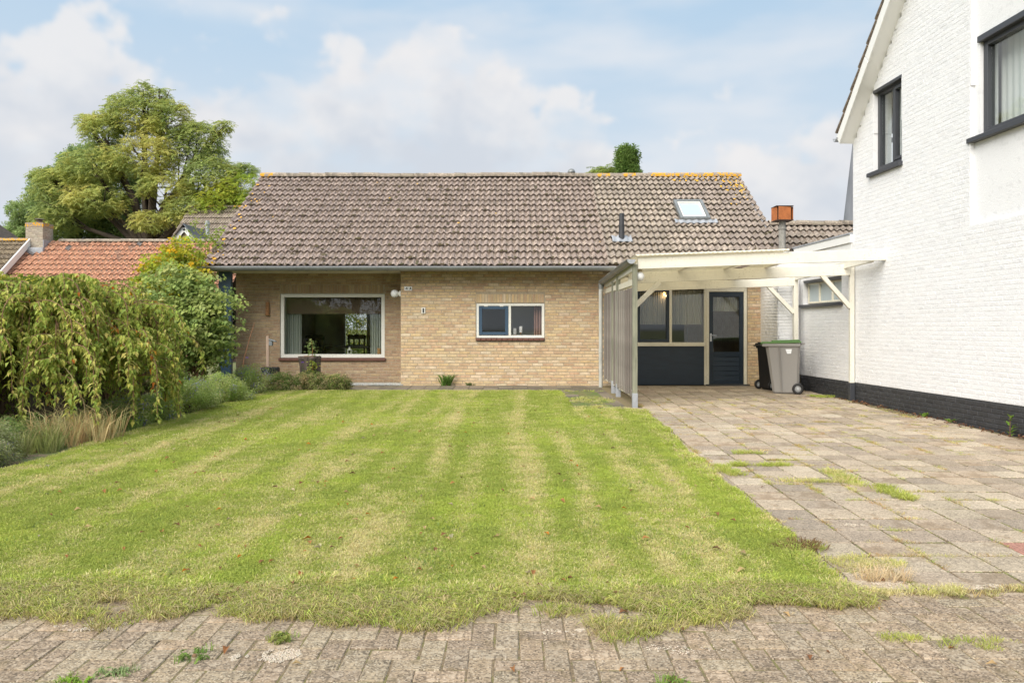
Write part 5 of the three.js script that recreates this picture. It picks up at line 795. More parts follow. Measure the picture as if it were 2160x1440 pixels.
// ---------------------------------------------------------------- weeping tree
{
  const t = thing('weeping_cherry', 'low weeping tree with hanging leafy branches and a few orange leaves', 'tree', -5.98, G(10.6), -10.6), r = rng(131), twig = [], leaves = [];
  t.scale.set(1.28, 0.95, 1.1);
  put('trunk', limb([V(0, -0.05, 0), V(0.02, 0.6, 0.02), V(-0.02, 1.2, 0), V(0, 1.62, 0.0)], [0.09, 0.075, 0.065, 0.07], 10), M.bark, t);
  const pal = [[0.38, 0.45, 0.09], [0.29, 0.38, 0.08], [0.45, 0.50, 0.11], [0.54, 0.53, 0.13], [0.36, 0.43, 0.10], [0.58, 0.52, 0.17]], orange = [[0.62, 0.20, 0.03], [0.55, 0.28, 0.04], [0.45, 0.14, 0.03]];
  const heart = V(0, 1.62, 0);
  const dress = (pts, per, flag, from = 1) => { const n = pts.length - 1; for (let i = from; i < n; i++) for (let k = 0; k < per; k++) {
      const p = V().lerpVectors(pts[i], pts[i + 1], r()), orangeLeaf = flag ? r() < 0.45 : r() < 0.008;
      leaves.push([xf(p.x + (r() - 0.5) * 0.04, p.y, p.z + (r() - 0.5) * 0.04, 0.45 + r() * 0.9, r() * 6.283, (r() - 0.5) * 0.8, 0.5 + r() * 0.85), orangeLeaf ? pickc(orange, r, 0.3) : pickc(pal, r, 0.4)]);
    } };
  const arc = (a, from, len, up, fall, n, w) => { const pts = []; let x = from.x, y = from.y, z = from.z, e = up, b = a; for (let i = 0; i <= n; i++) { pts.push(V(x, y, z)); const d = len / n; x += Math.cos(b) * Math.cos(e) * d; z += Math.sin(b) * Math.cos(e) * d; y += Math.sin(e) * d; e = Math.max(-1.52, e - fall * d); b += (r() - 0.5) * w; if (y < 0.10) break; } return pts; };
  for (let s = 0; s < 64; s++) { // main arching limbs, then the shoots that hang from them
    const a = s * 2.39996 + (r() - 0.5) * 0.4, tier = s % 4, limbPts = arc(a, V(0, 1.62 - tier * 0.16, 0), tier === 0 ? 0.45 + r() * 0.35 : tier === 1 ? 0.7 + r() * 0.45 : 0.85 + r() * 0.55, 0.75 - tier * 0.14 + r() * 0.3, 1.35 + r() * 0.6, 9, 0.24);
    twig.push(limb(limbPts, limbPts.map((_, i) => mix(0.022, 0.007, i / 9)), 5)); dress(limbPts, 9, false, 2);
    const flag = r() < 0.16;
    for (let q = 0; q < 12; q++) { const f = 0.18 + 0.82 * r(), at = limbPts[Math.min(limbPts.length - 1, Math.round(f * 9))], long = r() < 0.34, pts = arc(a + (r() - 0.5) * 2.4, at, long ? 0.9 + r() * 0.75 : 0.35 + r() * 0.45, 0.2 + r() * 0.6, long ? 3.4 : 3.0 + r() * 2, long ? 15 : 8, 0.3); if (q % 2 === 0 || long) twig.push(limb(pts, pts.map((_, i) => mix(0.007, 0.002, i / pts.length)), 4)); dress(pts, long ? 7 : 10, flag && q < 5); }
  }
  const p = []; leafP(p, 0.074, 0.028, rot(0, 0, 0), 0.25, 0.22);
  put('branches', join(twig), M.twig, t).userData.kind = 'stuff'; instanced('crown', soup(p), M.leaf, leaves, t, 'stuff');
}
// ---------------------------------------------------------------- shrubs
function shrub(name, label, X, Z, h, rx, rz, pal, { n = 900, geo, seed = 1, stems = 9, y0 = 0.25, accents = null, lobes = 7, stemMat = M.twig, cat = 'shrub', s = 1, low = false } = {}) {
  const t = thing(name, label, cat, X, G(Z), -Z), r = rng(seed), its = [], st = [], lob = [];
  for (let i = 0; i < lobes; i++) { const a = r() * 6.283, q = Math.sqrt(r()) * 0.62; lob.push([Math.cos(a) * rx * q, low ? mix(0.02, h * 0.5, r()) : mix(y0 + 0.22 * h, h * 0.80, r()), Math.sin(a) * rz * q, 0.34 + r() * 0.24]); }
  lob.push([0, low ? 0.2 * h : h * 0.6, 0, low ? 0.85 : 0.6]);
  for (const [lx, ly, lz] of lob.slice(0, stems)) st.push(limb([V(lx * 0.08, -0.03, lz * 0.08), V(lx * 0.4, ly * 0.45, lz * 0.4), V(lx * 0.8, ly * 0.85, lz * 0.8), V(lx * 1.05, ly * 1.12, lz * 1.05)], [0.018, 0.014, 0.009, 0.004], 5));
  for (let i = 0; i < n; i++) { const L = lob[Math.floor(r() * lob.length)], a = r() * 6.283, c = r() * 2 - 1, k = Math.cbrt(0.25 + 0.75 * r()) * L[3], sn = Math.sqrt(1 - c * c); const x = L[0] + Math.cos(a) * sn * rx * k, y = Math.max(y0, L[1] + c * h * 0.5 * k * 1.1), z = L[2] + Math.sin(a) * sn * rz * k; if (PN.noise(x * 5 + seed, y * 5, z * 5) < -0.30) continue; its.push([xf(x, y, z, 0.2 + r() * 0.7, Math.atan2(x, z) + (r() - 0.5) * 2, (r() - 0.5) * 0.9, s * (0.7 + r() * 0.6)), accents && r() < accents[1] ? pickc(accents[0], r, 0.4) : pickc(pal, r, 0.45)]); }
  put('stems', join(st), stemMat, t); instanced('foliage', geo, M.leaf, its, t, 'stuff'); return t;
}
const broad = leafClump(7, 0.10, 0.095, 0.062, 141, 0.6), medium = leafClump(9, 0.08, 0.06, 0.032, 142), fine = leafClump(16, 0.07, 0.032, 0.013, 143, 1.0), maple = leafClump(6, 0.11, 0.12, 0.10, 144, 0.4);
shrub('lilac_shrub', 'light green broad-leaved shrub in front of the blue post', -5.65, 14.6, 2.45, 0.88, 0.75, [[0.37, 0.44, 0.13], [0.31, 0.39, 0.11], [0.44, 0.49, 0.18], [0.25, 0.33, 0.10]], { geo: broad, n: 2000, seed: 151, lobes: 18, stems: 11, y0: 0.3 });
shrub('yellow_shrub', 'tall yellow-green shrub rising beside the gable end of the bungalow', -6.95, 17.0, 3.05, 0.95, 0.8, [[0.40, 0.46, 0.05], [0.48, 0.48, 0.055], [0.31, 0.40, 0.06], [0.52, 0.44, 0.04]], { geo: broad, n: 1300, seed: 152, lobes: 13, stems: 10, y0: 0.8, accents: [[[0.62, 0.40, 0.02]], 0.05] });
shrub('young_tree_shoot', 'thin leafy shoots standing above the yellow-green shrub', -6.55, 17.6, 3.55, 0.55, 0.3, [[0.38, 0.46, 0.07], [0.30, 0.40, 0.07]], { geo: medium, n: 190, seed: 153, lobes: 7, stems: 8, y0: 1.8 });
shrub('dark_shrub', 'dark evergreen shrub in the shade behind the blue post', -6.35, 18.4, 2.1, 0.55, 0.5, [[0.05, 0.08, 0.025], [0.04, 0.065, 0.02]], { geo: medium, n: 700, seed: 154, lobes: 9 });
shrub('fence_shrub', 'deep green shrub against the fence behind the weeping tree', -6.45, 13.2, 1.5, 0.5, 1.1, [[0.14, 0.20, 0.05], [0.19, 0.25, 0.06]], { geo: medium, n: 900, seed: 155, lobes: 10 });
shrub('bed_shrub', 'green and brown leafy plant below the broad-leaved shrub', -5.75, 13.6, 0.85, 0.6, 0.6, [[0.25, 0.33, 0.09], [0.19, 0.26, 0.08], [0.28, 0.24, 0.13]], { geo: medium, n: 800, seed: 156, y0: 0.06 });
// silvery catmint mounds along the lawn
const mint = [[0.43, 0.50, 0.17], [0.37, 0.46, 0.12], [0.52, 0.55, 0.24], [0.32, 0.44, 0.09]], violet = [[[0.26, 0.24, 0.46], [0.34, 0.32, 0.50]], 0.05];
shrub('catmint_mound', 'grey-green catmint mound bulging over the lawn edge, nearest the weeping tree', -4.98, 12.6, 0.62, 0.62, 0.72, mint, { geo: fine, n: 1500, seed: 161, y0: 0.015, low: true, lobes: 10, accents: violet });
shrub('catmint_mound', 'grey-green catmint mound in the middle of the border', -4.95, 13.9, 0.66, 0.60, 0.62, mint, { geo: fine, n: 1400, seed: 162, y0: 0.015, low: true, lobes: 10, accents: violet });
shrub('catmint_mound', 'grey-green catmint mound with violet flowers at the corner of the border', -4.95, 15.3, 0.70, 0.55, 0.55, mint, { geo: fine, n: 1200, seed: 163, y0: 0.015, low: true, lobes: 9, accents: [violet[0], 0.12] });
shrub('catmint_mound', 'silvery lavender mound at the far left edge of the lawn', -5.02, 7.95, 0.5, 0.30, 0.42, [[0.38, 0.40, 0.20], [0.32, 0.38, 0.15], [0.42, 0.40, 0.25]], { geo: fine, n: 1200, seed: 164, y0: 0.015, low: true, lobes: 9, accents: violet });
shrub('catmint_mound', 'loose green catmint mound between the dry grass and the larger mounds', -4.98, 11.3, 0.5, 0.5, 0.75, mint, { geo: fine, n: 1500, seed: 159, y0: 0.015, low: true, lobes: 11, accents: violet });
const herb = [[0.46, 0.37, 0.18], [0.34, 0.36, 0.12], [0.55, 0.44, 0.25], [0.27, 0.34, 0.09]];
shrub('withered_herb', 'brownish withered herb clump in front of the picture window, left of the stump', -4.45, 16.1, 0.46, 0.42, 0.35, herb, { geo: fine, n: 1000, seed: 165, y0: 0.015, low: true, lobes: 9, accents: [[[0.12, 0.2, 0.05]], 0.3] });
shrub('withered_herb', 'brownish withered herb clump at the foot of the stump', -3.92, 16.2, 0.46, 0.42, 0.32, herb, { geo: fine, n: 1000, seed: 166, y0: 0.015, low: true, lobes: 9, accents: [[[0.12, 0.2, 0.05]], 0.25] });
shrub('withered_herb', 'brownish withered herb clump at the end of the border beside the path', -3.48, 16.25, 0.50, 0.32, 0.3, herb, { geo: fine, n: 800, seed: 167, y0: 0.015, low: true, lobes: 8, accents: [[[0.12, 0.2, 0.05]], 0.25] });
shrub('ground_cover', 'mixed low greenery under the hanging branches of the weeping tree', -5.35, 11.2, 0.42, 0.62, 1.0, [[0.24, 0.32, 0.10], [0.31, 0.35, 0.16], [0.34, 0.28, 0.16], [0.19, 0.28, 0.08]], { geo: fine, n: 2400, seed: 168, y0: 0.015, low: true, lobes: 14, cat: 'plant' });
shrub('ground_cover', 'tangled green and straw plants at the left end of the border', -5.45, 9.0, 0.42, 0.5, 0.8, [[0.24, 0.33, 0.09], [0.38, 0.37, 0.16], [0.18, 0.27, 0.08]], { geo: fine, n: 1500, seed: 169, y0: 0.015, low: true, lobes: 12, cat: 'plant' });
shrub('ground_cover', 'low leafy cover in the bed towards the lane, in front of the lavender', -5.4, 6.6, 0.34, 0.6, 1.2, [[0.22, 0.30, 0.08], [0.32, 0.34, 0.15], [0.18, 0.26, 0.07]], { geo: fine, n: 1800, seed: 170, y0: 0.015, low: true, lobes: 16, cat: 'plant' });
{
  const r = rng(171), gras = (name, label, X, Z, n, h, w, pal, sp) => { const t = thing(name, label, 'ornamental grass', X, G(Z), -Z); const its = []; for (let i = 0; i < n; i++) { const a = r() * 6.283, q = Math.sqrt(r()); its.push([xf(Math.cos(a) * sp * q, 0, Math.sin(a) * sp * q * 1.2, 0, r() * 6, 0, 0.65 + r() * 0.6), pickc(pal, r, 0.4)]); } instanced('blades', tuft(14, h, 0.04, w, 172 + n, 0.85), M.grass, its, t, 'stuff'); put('root_crown', moved(new THREE.SphereGeometry(0.04, 8, 6), 0, -0.01, 0), M.twig, t); };
  gras('dry_grass', 'straw coloured dry grass clump leaning over the lawn edge', -4.92, 9.35, 85, 0.42, 0.006, [[0.58, 0.47, 0.24], [0.50, 0.39, 0.20], [0.40, 0.38, 0.17], [0.52, 0.36, 0.17]], 0.42);
  gras('green_grass', 'fresh green grass clump beside the dry grass', -5.0, 10.45, 60, 0.26, 0.006, [[0.15, 0.23, 0.05], [0.19, 0.26, 0.07]], 0.32);
  gras('green_grass', 'pale green grass clump between the lavender and the dry grass', -5.0, 8.7, 50, 0.32, 0.006, [[0.25, 0.29, 0.09], [0.30, 0.30, 0.13]], 0.28);
  // tall bare stalks
  const stalk = (label, pts, rad, c) => { const t = thing('flower_stalk', label, 'stalk', pts[0].x, pts[0].y, pts[0].z, 0, 'stalks in the flower border'); const o = pts[0].clone(); put('stem', limb(pts.map((p) => p.clone().sub(o)), pts.map((_, i) => rad * (1 - 0.6 * i / (pts.length - 1))), 5), std(c), t); return t; };
  stalk('long arching dry stalk over the dry grass', [V(-4.85, G(9.5), -9.5), V(-4.92, 0.35, -9.52), V(-5.08, 0.65, -9.55), V(-5.3, 0.88, -9.6)], 0.006, [0.42, 0.31, 0.17]);
  stalk('reddish bare stalk leaning against the recessed wall', [V(-5.45, 0.0, -16.6), V(-5.38, 0.6, -16.65), V(-5.27, 1.05, -16.7), V(-5.2, 1.32, -16.75)], 0.012, [0.26, 0.12, 0.06]);
  for (const [x, z, h, label] of [[-5.22, -16.3, 0.62, 'violet flower on a thin stem near the blue post'], [-3.73 - 0.45, -16.5, 0.52, 'single purple flower in front of the picture window sill']]) { const t = stalk(label, [V(x, 0, z), V(x + 0.02, h * 0.5, z), V(x + 0.01, h, z)], 0.005, [0.12, 0.17, 0.05]); const its = []; for (let i = 0; i < 14; i++) { const a = i / 14 * 6.283; its.push([xf(0.01, h, 0, -0.5 + (i % 2) * 0.5, a, 0, 0.5), vary([0.28, 0.14, 0.55], r, 0.4)]); } instanced('petals', leafGeoBig, M.leaf, its, t, 'stuff'); }
  // stump with seedlings, stake with a lamp, planter
  const stump = thing('stump_planter', 'old tree stump used as a planter in front of the picture window', 'stump', -4.12, -0.01, -17.0); const pr = [[0.19, 0], [0.20, 0.2], [0.21, 0.42], [0.225, 0.58], [0.235, 0.63], [0.19, 0.635], [0.16, 0.60], [0, 0.60]]; const lat = new THREE.LatheGeometry(pr.map((a) => new THREE.Vector2(...a)).reverse().map((v) => v), 22); { const P = lat.attributes.position; for (let i = 0; i < P.count; i++) { const a = Math.atan2(P.getZ(i), P.getX(i)), f = 1 + 0.07 * Math.sin(a * 5 + P.getY(i) * 4) + 0.05 * Math.sin(a * 9); P.setX(i, P.getX(i) * f - 0.06 * P.getY(i)); P.setZ(i, P.getZ(i) * f); } lat.computeVertexNormals(); } put('trunk', lat, std([0.15, 0.115, 0.09], { map: TX.bark, bumpMap: TX.bark, bumpScale: 0.03, roughness: 1 }), stump); put('cut_face', cyl(0.11, 0.02, -0.03, 0.625, 0.05), std([0.40, 0.22, 0.12], { map: TX.wood }), stump);
  const seed = (label, X, Y, Z, h, n, pal) => { const t = thing('leafy_seedling', label, 'plant', X, Y, -Z); put('stem', limb([V(0, -0.02, 0), V(0.01, h * 0.5, 0), V(-0.015, h, 0)], [0.008, 0.006, 0.003]), std([0.32, 0.16, 0.05]), t); const its = []; for (let i = 0; i < n; i++) { const y = h * (0.05 + 0.95 * (i + 0.5) / n), a = i * 2.4, o = 0.03 + 0.09 * r(); its.push([xf(Math.cos(a) * o, y, Math.sin(a) * o, 0.2, -a + 1.57, (r() - 0.5) * 0.5, 0.8 + r() * 0.4), pickc(pal, r, 0.3)]); } instanced('leaves', leafClump(5, 0.035, 0.075, 0.045, 175, 0.2), M.leaf, its, t, 'stuff'); };
  seed('leafy seedling growing from the top of the stump', -4.10, 0.60, 17.0, 0.36, 15, [[0.24, 0.33, 0.11], [0.30, 0.38, 0.14]]);
  seed('yellow-green leafy plant against the front of the stump', -4.02, 0.12, 16.72, 0.42, 18, [[0.30, 0.36, 0.06], [0.36, 0.38, 0.08]]);
  const stake = thing('garden_stake', 'pale wooden stake with a small grey lamp near the picture window', 'stake', -4.98, -0.02, -16.9); put('stake', boxAt(-0.028, 0.028, -0.05, 1.06, -0.02, 0.02), std([0.50, 0.36, 0.27], { map: TX.wood }), stake); put('lamp_head', join([boxAt(0.03, 0.10, 0.86, 0.96, -0.04, 0.04, 0.01), moved(cbox(0.15, 0.025, 0.11, 0.008), 0.10, 0.97, 0.0, 0, 0, -0.3)]), std([0.20, 0.22, 0.23], { roughness: 0.4 }), stake);
  const pl = thing('planter_box', 'small black plant box beside the wooden stake', 'planter', -4.88, 0.28, -16.75); put('box', join([boxAt(-0.17, 0.17, 0, 0.13, -0.075, 0.075, 0.008)]), M.black, pl); put('soil', boxAt(-0.15, 0.15, 0.13, 0.138, -0.06, 0.06), std([0.05, 0.035, 0.025]), pl); put('support', boxAt(-0.03, 0.03, -0.3, 0, -0.03, 0.03), M.fenceWood, pl);
}
// low weeds along the foot of the white wall
{ const r = rng(181); for (const [Z, label] of [[11.75, 'small green weed at the foot of the white house, nearer the carport'], [11.1, 'small green weed at the foot of the white house, in the middle'], [9.85, 'tall thin weed at the foot of the white house by the picture edge']]) { const t = thing('wall_weed', label, 'weed', wallX(Z) - 0.09, G(Z), -Z); const tall = Z < 10, its = []; for (let i = 0; i < 16; i++) { const a = r() * 6.283; its.push([xf(Math.cos(a) * 0.02, tall ? r() * 0.22 : 0.01, Math.sin(a) * 0.02, -0.6 - r() * 0.5, a, 0, 0.6 + r() * 0.5), vary([0.19, 0.30, 0.05], r, 0.4)]); } instanced('leaves', leafGeoBig, M.leaf, its, t, 'stuff'); put('stem', limb([V(0, -0.01, 0), V(0, tall ? 0.24 : 0.05, 0)], [0.004, 0.003]), M.twig, t); } }

// ---------------------------------------------------------------- houses beyond the garden
{
  const clay = (a, q) => (q > 0.965 ? lin(0.26, 0.24, 0.24) : q > 0.86 ? lin(0.52, 0.31, 0.22) : lin(0.72 + 0.14 * (q - 0.4), 0.385 + 0.10 * (q - 0.4), 0.25 + 0.06 * (q - 0.4)));
  const n = thing('tiled_cottage', 'long low cottage with an orange clay tile roof beyond the fence', 'house', -14.5, 0, -31);
  const roof = sub('roof', n); tileSlope(roof, { x0: -4.45, x1: 4.2, cols: 42, rows: 13, y0: 1.95, z0: 1.6, y1: 4.66, z1: -2.0, colour: (a, b) => clay(a, b), waves: 1, amp: 0.03, seed: 191, single: 300, rowFirst: 2 });
  put('roof_deck', join([beam(V(-0.1, 1.9, 1.6), V(-0.1, 4.62, -2.0), 8.5, 0.05), beam(V(-0.1, 4.62, -2.04), V(-0.1, 1.9, -5.6), 8.5, 0.05)]), M.deck, roof); ridgeTiles(roof, -3.5, 4.2, 4.68, -2.0, 22, (t, q) => M.tile, { r: 0.11, seed: 192 });
  put('wall', plainBox(-4.3, 4.1, -0.05, 2.0, -5.2, 1.2), std([0.30, 0.16, 0.11], { map: TX.brick }), n);
  const ch = sub('chimney', n); ch.position.set(-4.2, 4.32, -1.8); const pale = std([0.42, 0.36, 0.26], { map: TX.brick });
  put('stack', plainBox(-0.34, 0.34, -0.15, 1.02, -0.36, 0.36), std([0.25, 0.21, 0.16]), ch);
  const cb = [[0.42, 0.35, 0.24], [0.38, 0.31, 0.22], [0.45, 0.38, 0.27]];
  setBricks(layBricks({ u0: -0.34, u1: 0.34, v0: -0.1, v1: 1.0, seed: 193 }), ch, new THREE.Matrix4().makeTranslation(0, 0, 0.36), M.brick, cb, { seed: 194 }); setBricks(layBricks({ u0: -0.36, u1: 0.36, v0: -0.1, v1: 1.0, seed: 195 }), ch, new THREE.Matrix4().makeRotationY(Math.PI / 2).setPosition(0.34, 0, 0), M.brick, cb, { seed: 196 });
  put('lichen_course', plainBox(-0.352, 0.352, 0.86, 1.03, -0.372, 0.372), M.lichen, ch); put('lead_apron', boxAt(-0.36, 0.42, -0.25, 0.04, 0.372, 0.52), M.lead, ch); put('step_flashing', boxAt(0.345, 0.37, -0.25, 0.35, -0.3, 0.372), M.lead, ch); put('cowl', join([cyl(0.11, 0.13, 0, 1.03, 0, 0.11), cyl(0.2, 0.03, 0, 1.19, 0, 0.14), cyl(0.03, 0.05, 0, 1.15, 0)]), std([0.12, 0.10, 0.09]), ch);
  const b = thing('cottage_wing', 'brown tiled roof with a white gable board at the far left edge', 'house', -19.6, 0, -31.5);
  const br = sub('roof', b); tileSlope(br, { x0: -3.5, x1: 0.62, cols: 15, rows: 8, y0: 3.0, z0: 1.2, y1: 4.62, z1: -1.0, colour: (a, q) => lin(0.33 * (0.9 + 0.3 * q), 0.27 * (0.9 + 0.3 * q), 0.20 * (0.9 + 0.2 * q)), seed: 197 }); put('roof_deck', beam(V(-1.45, 2.95, 1.2), V(-1.45, 4.58, -1.0), 4.1, 0.05), M.deck, br); put('gable_board', beam(V(0.72, 2.55, 1.75), V(0.72, 4.62, -1.0), 0.06, 0.24), M.whiteTrim, br); ridgeTiles(br, -3.5, 0.6, 4.66, -1.0, 12, () => M.lichen, { seed: 198 }); put('wall', plainBox(-3.4, 0.66, -0.05, 3.0, -3.2, 0.9), std([0.30, 0.16, 0.12], { map: TX.brick }), b); put('gable_wall', soup([0.69, 2.3, 1.9, 0.69, 2.3, -1.0, 0.69, 4.5, -1.0]), std([0.27, 0.14, 0.105], { map: TX.brick }), b);
  // gable with white boards and a brown roof behind it
  const g = thing('gabled_house', 'small house with a white-edged gable and brown tiled roof behind the orange roof', 'house', -15.4, 0, -39);
  const gr = sub('roof', g); tileSlope(gr, { x0: -1.0, x1: 4.4, cols: 20, rows: 9, y0: 4.35, z0: 0.6, y1: 7.37, z1: -3.2, colour: (a, q) => lin(0.42 * (0.88 + 0.24 * q), 0.365 * (0.88 + 0.24 * q), 0.30 * (0.88 + 0.24 * q)), seed: 199 }); put('roof_deck', join([beam(V(1.7, 4.3, 0.6), V(1.7, 7.33, -3.2), 5.3, 0.05), beam(V(1.7, 7.33, -3.25), V(1.7, 4.3, -7.2), 5.3, 0.05)]), M.deck, gr); ridgeTiles(gr, -1.0, 4.4, 7.39, -3.2, 12, (t, q) => (q > 0.6 ? M.lichen : M.tile), { seed: 200 });
  const gb = sub('front_gable', g); gb.position.set(0.45, -0.3, 1.1); put('gable_wall', soup([-1.0, 4.6, 0, 1.0, 4.6, 0, 0, 5.95, 0]), std([0.50, 0.40, 0.26], { map: TX.brick }), gb); for (const s of [-1, 1]) { put('gable_board', beam(V(s * 1.15, 4.62, 0.1), V(0, 6.08, 0.1), 0.04, 0.19), M.whiteTrim, gb); put('slope_tiling', (() => { const q = cbox(1.95, 0.06, 3.6, 0.01); return moved(q, s * 0.62, 5.50, -1.55, 0, 0, -s * 0.90); })(), s > 0 ? std([0.10, 0.11, 0.13], { roughness: 0.4 }) : std([0.30, 0.25, 0.21], { map: TX.tile }), gb); }
  put('wall', plainBox(-1.2, 4.3, -0.05, 4.4, -6.5, 0.9), std([0.45, 0.36, 0.24], { map: TX.brick }), g); put('flue', join([cyl(0.09, 0.7, 1.0, 5.6, -0.2), cyl(0.12, 0.1, 1.0, 6.1, -0.2)]), M.lead, g);
  const d = thing('neighbour_roof', 'dark roof verge of a house just entering at the left edge', 'house', -22.3, -0.75, -34); put('wall', plainBox(-5.2, 0.4, -0.05, 4.4, -5, 0), std([0.42, 0.30, 0.19], { map: TX.brick }), d); put('roof_slope', beam(V(-2.4, 7.1, -2.4), V(0.95, 4.75, -2.4), 5.4, 0.22), std([0.16, 0.13, 0.115], { map: TX.tile }), d); put('bargeboard', beam(V(-2.4, 6.95, 0.32), V(0.9, 4.62, 0.32), 0.05, 0.2), std([0.10, 0.09, 0.09]), d); put('far_slope', beam(V(-2.4, 7.1, -2.4), V(-5.8, 4.75, -2.4), 5.4, 0.22), std([0.16, 0.13, 0.115], { map: TX.tile }), d);
  // slate spire whose edge shows beside the white house
  const s = thing('slate_spire', 'grey slate church spire whose edge shows beside the white house', 'spire', 26.05, 0, -62); put('tower', plainBox(-1.1, 1.1, 0, 8.0, -1.1, 1.1), std([0.30, 0.22, 0.17], { map: TX.brick }), s); put('spire_roof', moved(new THREE.ConeGeometry(1.32, 12, 8).toNonIndexed(), 0, 14, 0, 0, 0.5, 0), std([0.21, 0.22, 0.25], { map: TX.zinc }), s); put('finial', cyl(0.06, 1.2, 0, 19.8, 0), M.steel, s);
}

// ---------------------------------------------------------------- trees
function tree(name, label, X, Z, { h, trunkR = 0.25, fork = 2.5, lobes, pal, geos, n, seed, size = 1, group, gap = -0.28, lean = 0 }) {
  const t = thing(name, label, 'tree', X, 0, -Z, 0, group), r = rng(seed), wood = [], its = geos.map(() => []), vol = lobes.map((l) => l[3] * l[4] * l[5]), sum = vol.reduce((a, b) => a + b, 0);
  put('trunk', limb([V(0, -0.2, 0), V(lean * 0.2, fork * 0.5, 0), V(lean * 0.5, fork, 0)], [trunkR * 1.25, trunkR, trunkR * 0.85], 10), M.bark, t);
  for (const [x, y, z, rx, ry, rz] of lobes) {
    const a = V(lean * 0.5, fork * 0.97, 0), e = V(x, y, z), m1 = V().lerpVectors(a, e, 0.35).add(V((r() - 0.5) * 0.5, 0.10 * (y - fork), (r() - 0.5) * 0.5)), m2 = V().lerpVectors(a, e, 0.7).add(V((r() - 0.5) * 0.5, 0.08 * (y - fork), (r() - 0.5) * 0.5));
    wood.push(limb([a, m1, m2, e], [trunkR * 0.6, trunkR * 0.42, trunkR * 0.26, trunkR * 0.10], 7));
    for (let k = 0; k < 6; k++) { const c = V((r() - 0.5) * 1.7 * rx, (r() - 0.4) * 1.6 * ry, (r() - 0.5) * 1.7 * rz).add(e), s = V().lerpVectors(m1, e, 0.3 + r() * 0.7); wood.push(limb([s, V().lerpVectors(s, c, 0.5).add(V(0, 0.15, 0)), c], [trunkR * 0.14, trunkR * 0.09, trunkR * 0.03], 5)); }
  }
  lobes.forEach(([x, y, z, rx, ry, rz, tone = 0], li) => {
    const cnt = Math.round(n * Math.pow(vol[li], 0.75) / vol.reduce((a, b) => a + Math.pow(b, 0.75), 0));
    for (let i = 0; i < cnt; i++) {
      const a = r() * 6.283, c = r() * 2 - 1, s = Math.sqrt(1 - c * c), k = Math.cbrt(0.18 + 0.82 * r()) * (1 + 0.22 * PN.noise(a * 1.6 + li * 3, c * 2.4, seed)), px = x + Math.cos(a) * s * rx * k, py = y + c * ry * k, pz = z + Math.sin(a) * s * rz * k;
      if (PN.noise(px * 0.95 + seed, py * 0.95, pz * 0.95) + 0.5 * PN.noise(px * 2.6, py * 2.6, pz * 2.6 + seed) < gap) continue;
      const hue = PN.noise(px * 0.5 + 5, py * 0.5, pz * 0.5 + seed) + tone * 0.8 + (r() - 0.5) * 0.6, col = pal[Math.max(0, Math.min(pal.length - 1, Math.floor((hue * 0.75 + 0.5) * pal.length)))];
      its[Math.floor(r() * geos.length)].push([xf(px, py, pz, (r() - 0.5) * 1.0, r() * 6.283, (r() - 0.5) * 1.0, size * (0.7 + r() * 0.6)), vary(col, r, 0.35)]);
    }
  });
  put('limbs', join(wood), M.bark, t).userData.kind = 'stuff';
  its.forEach((it, k) => { if (it.length) instanced('crown', geos[k], M.leaf, it, t, 'stuff'); }); return t;
}
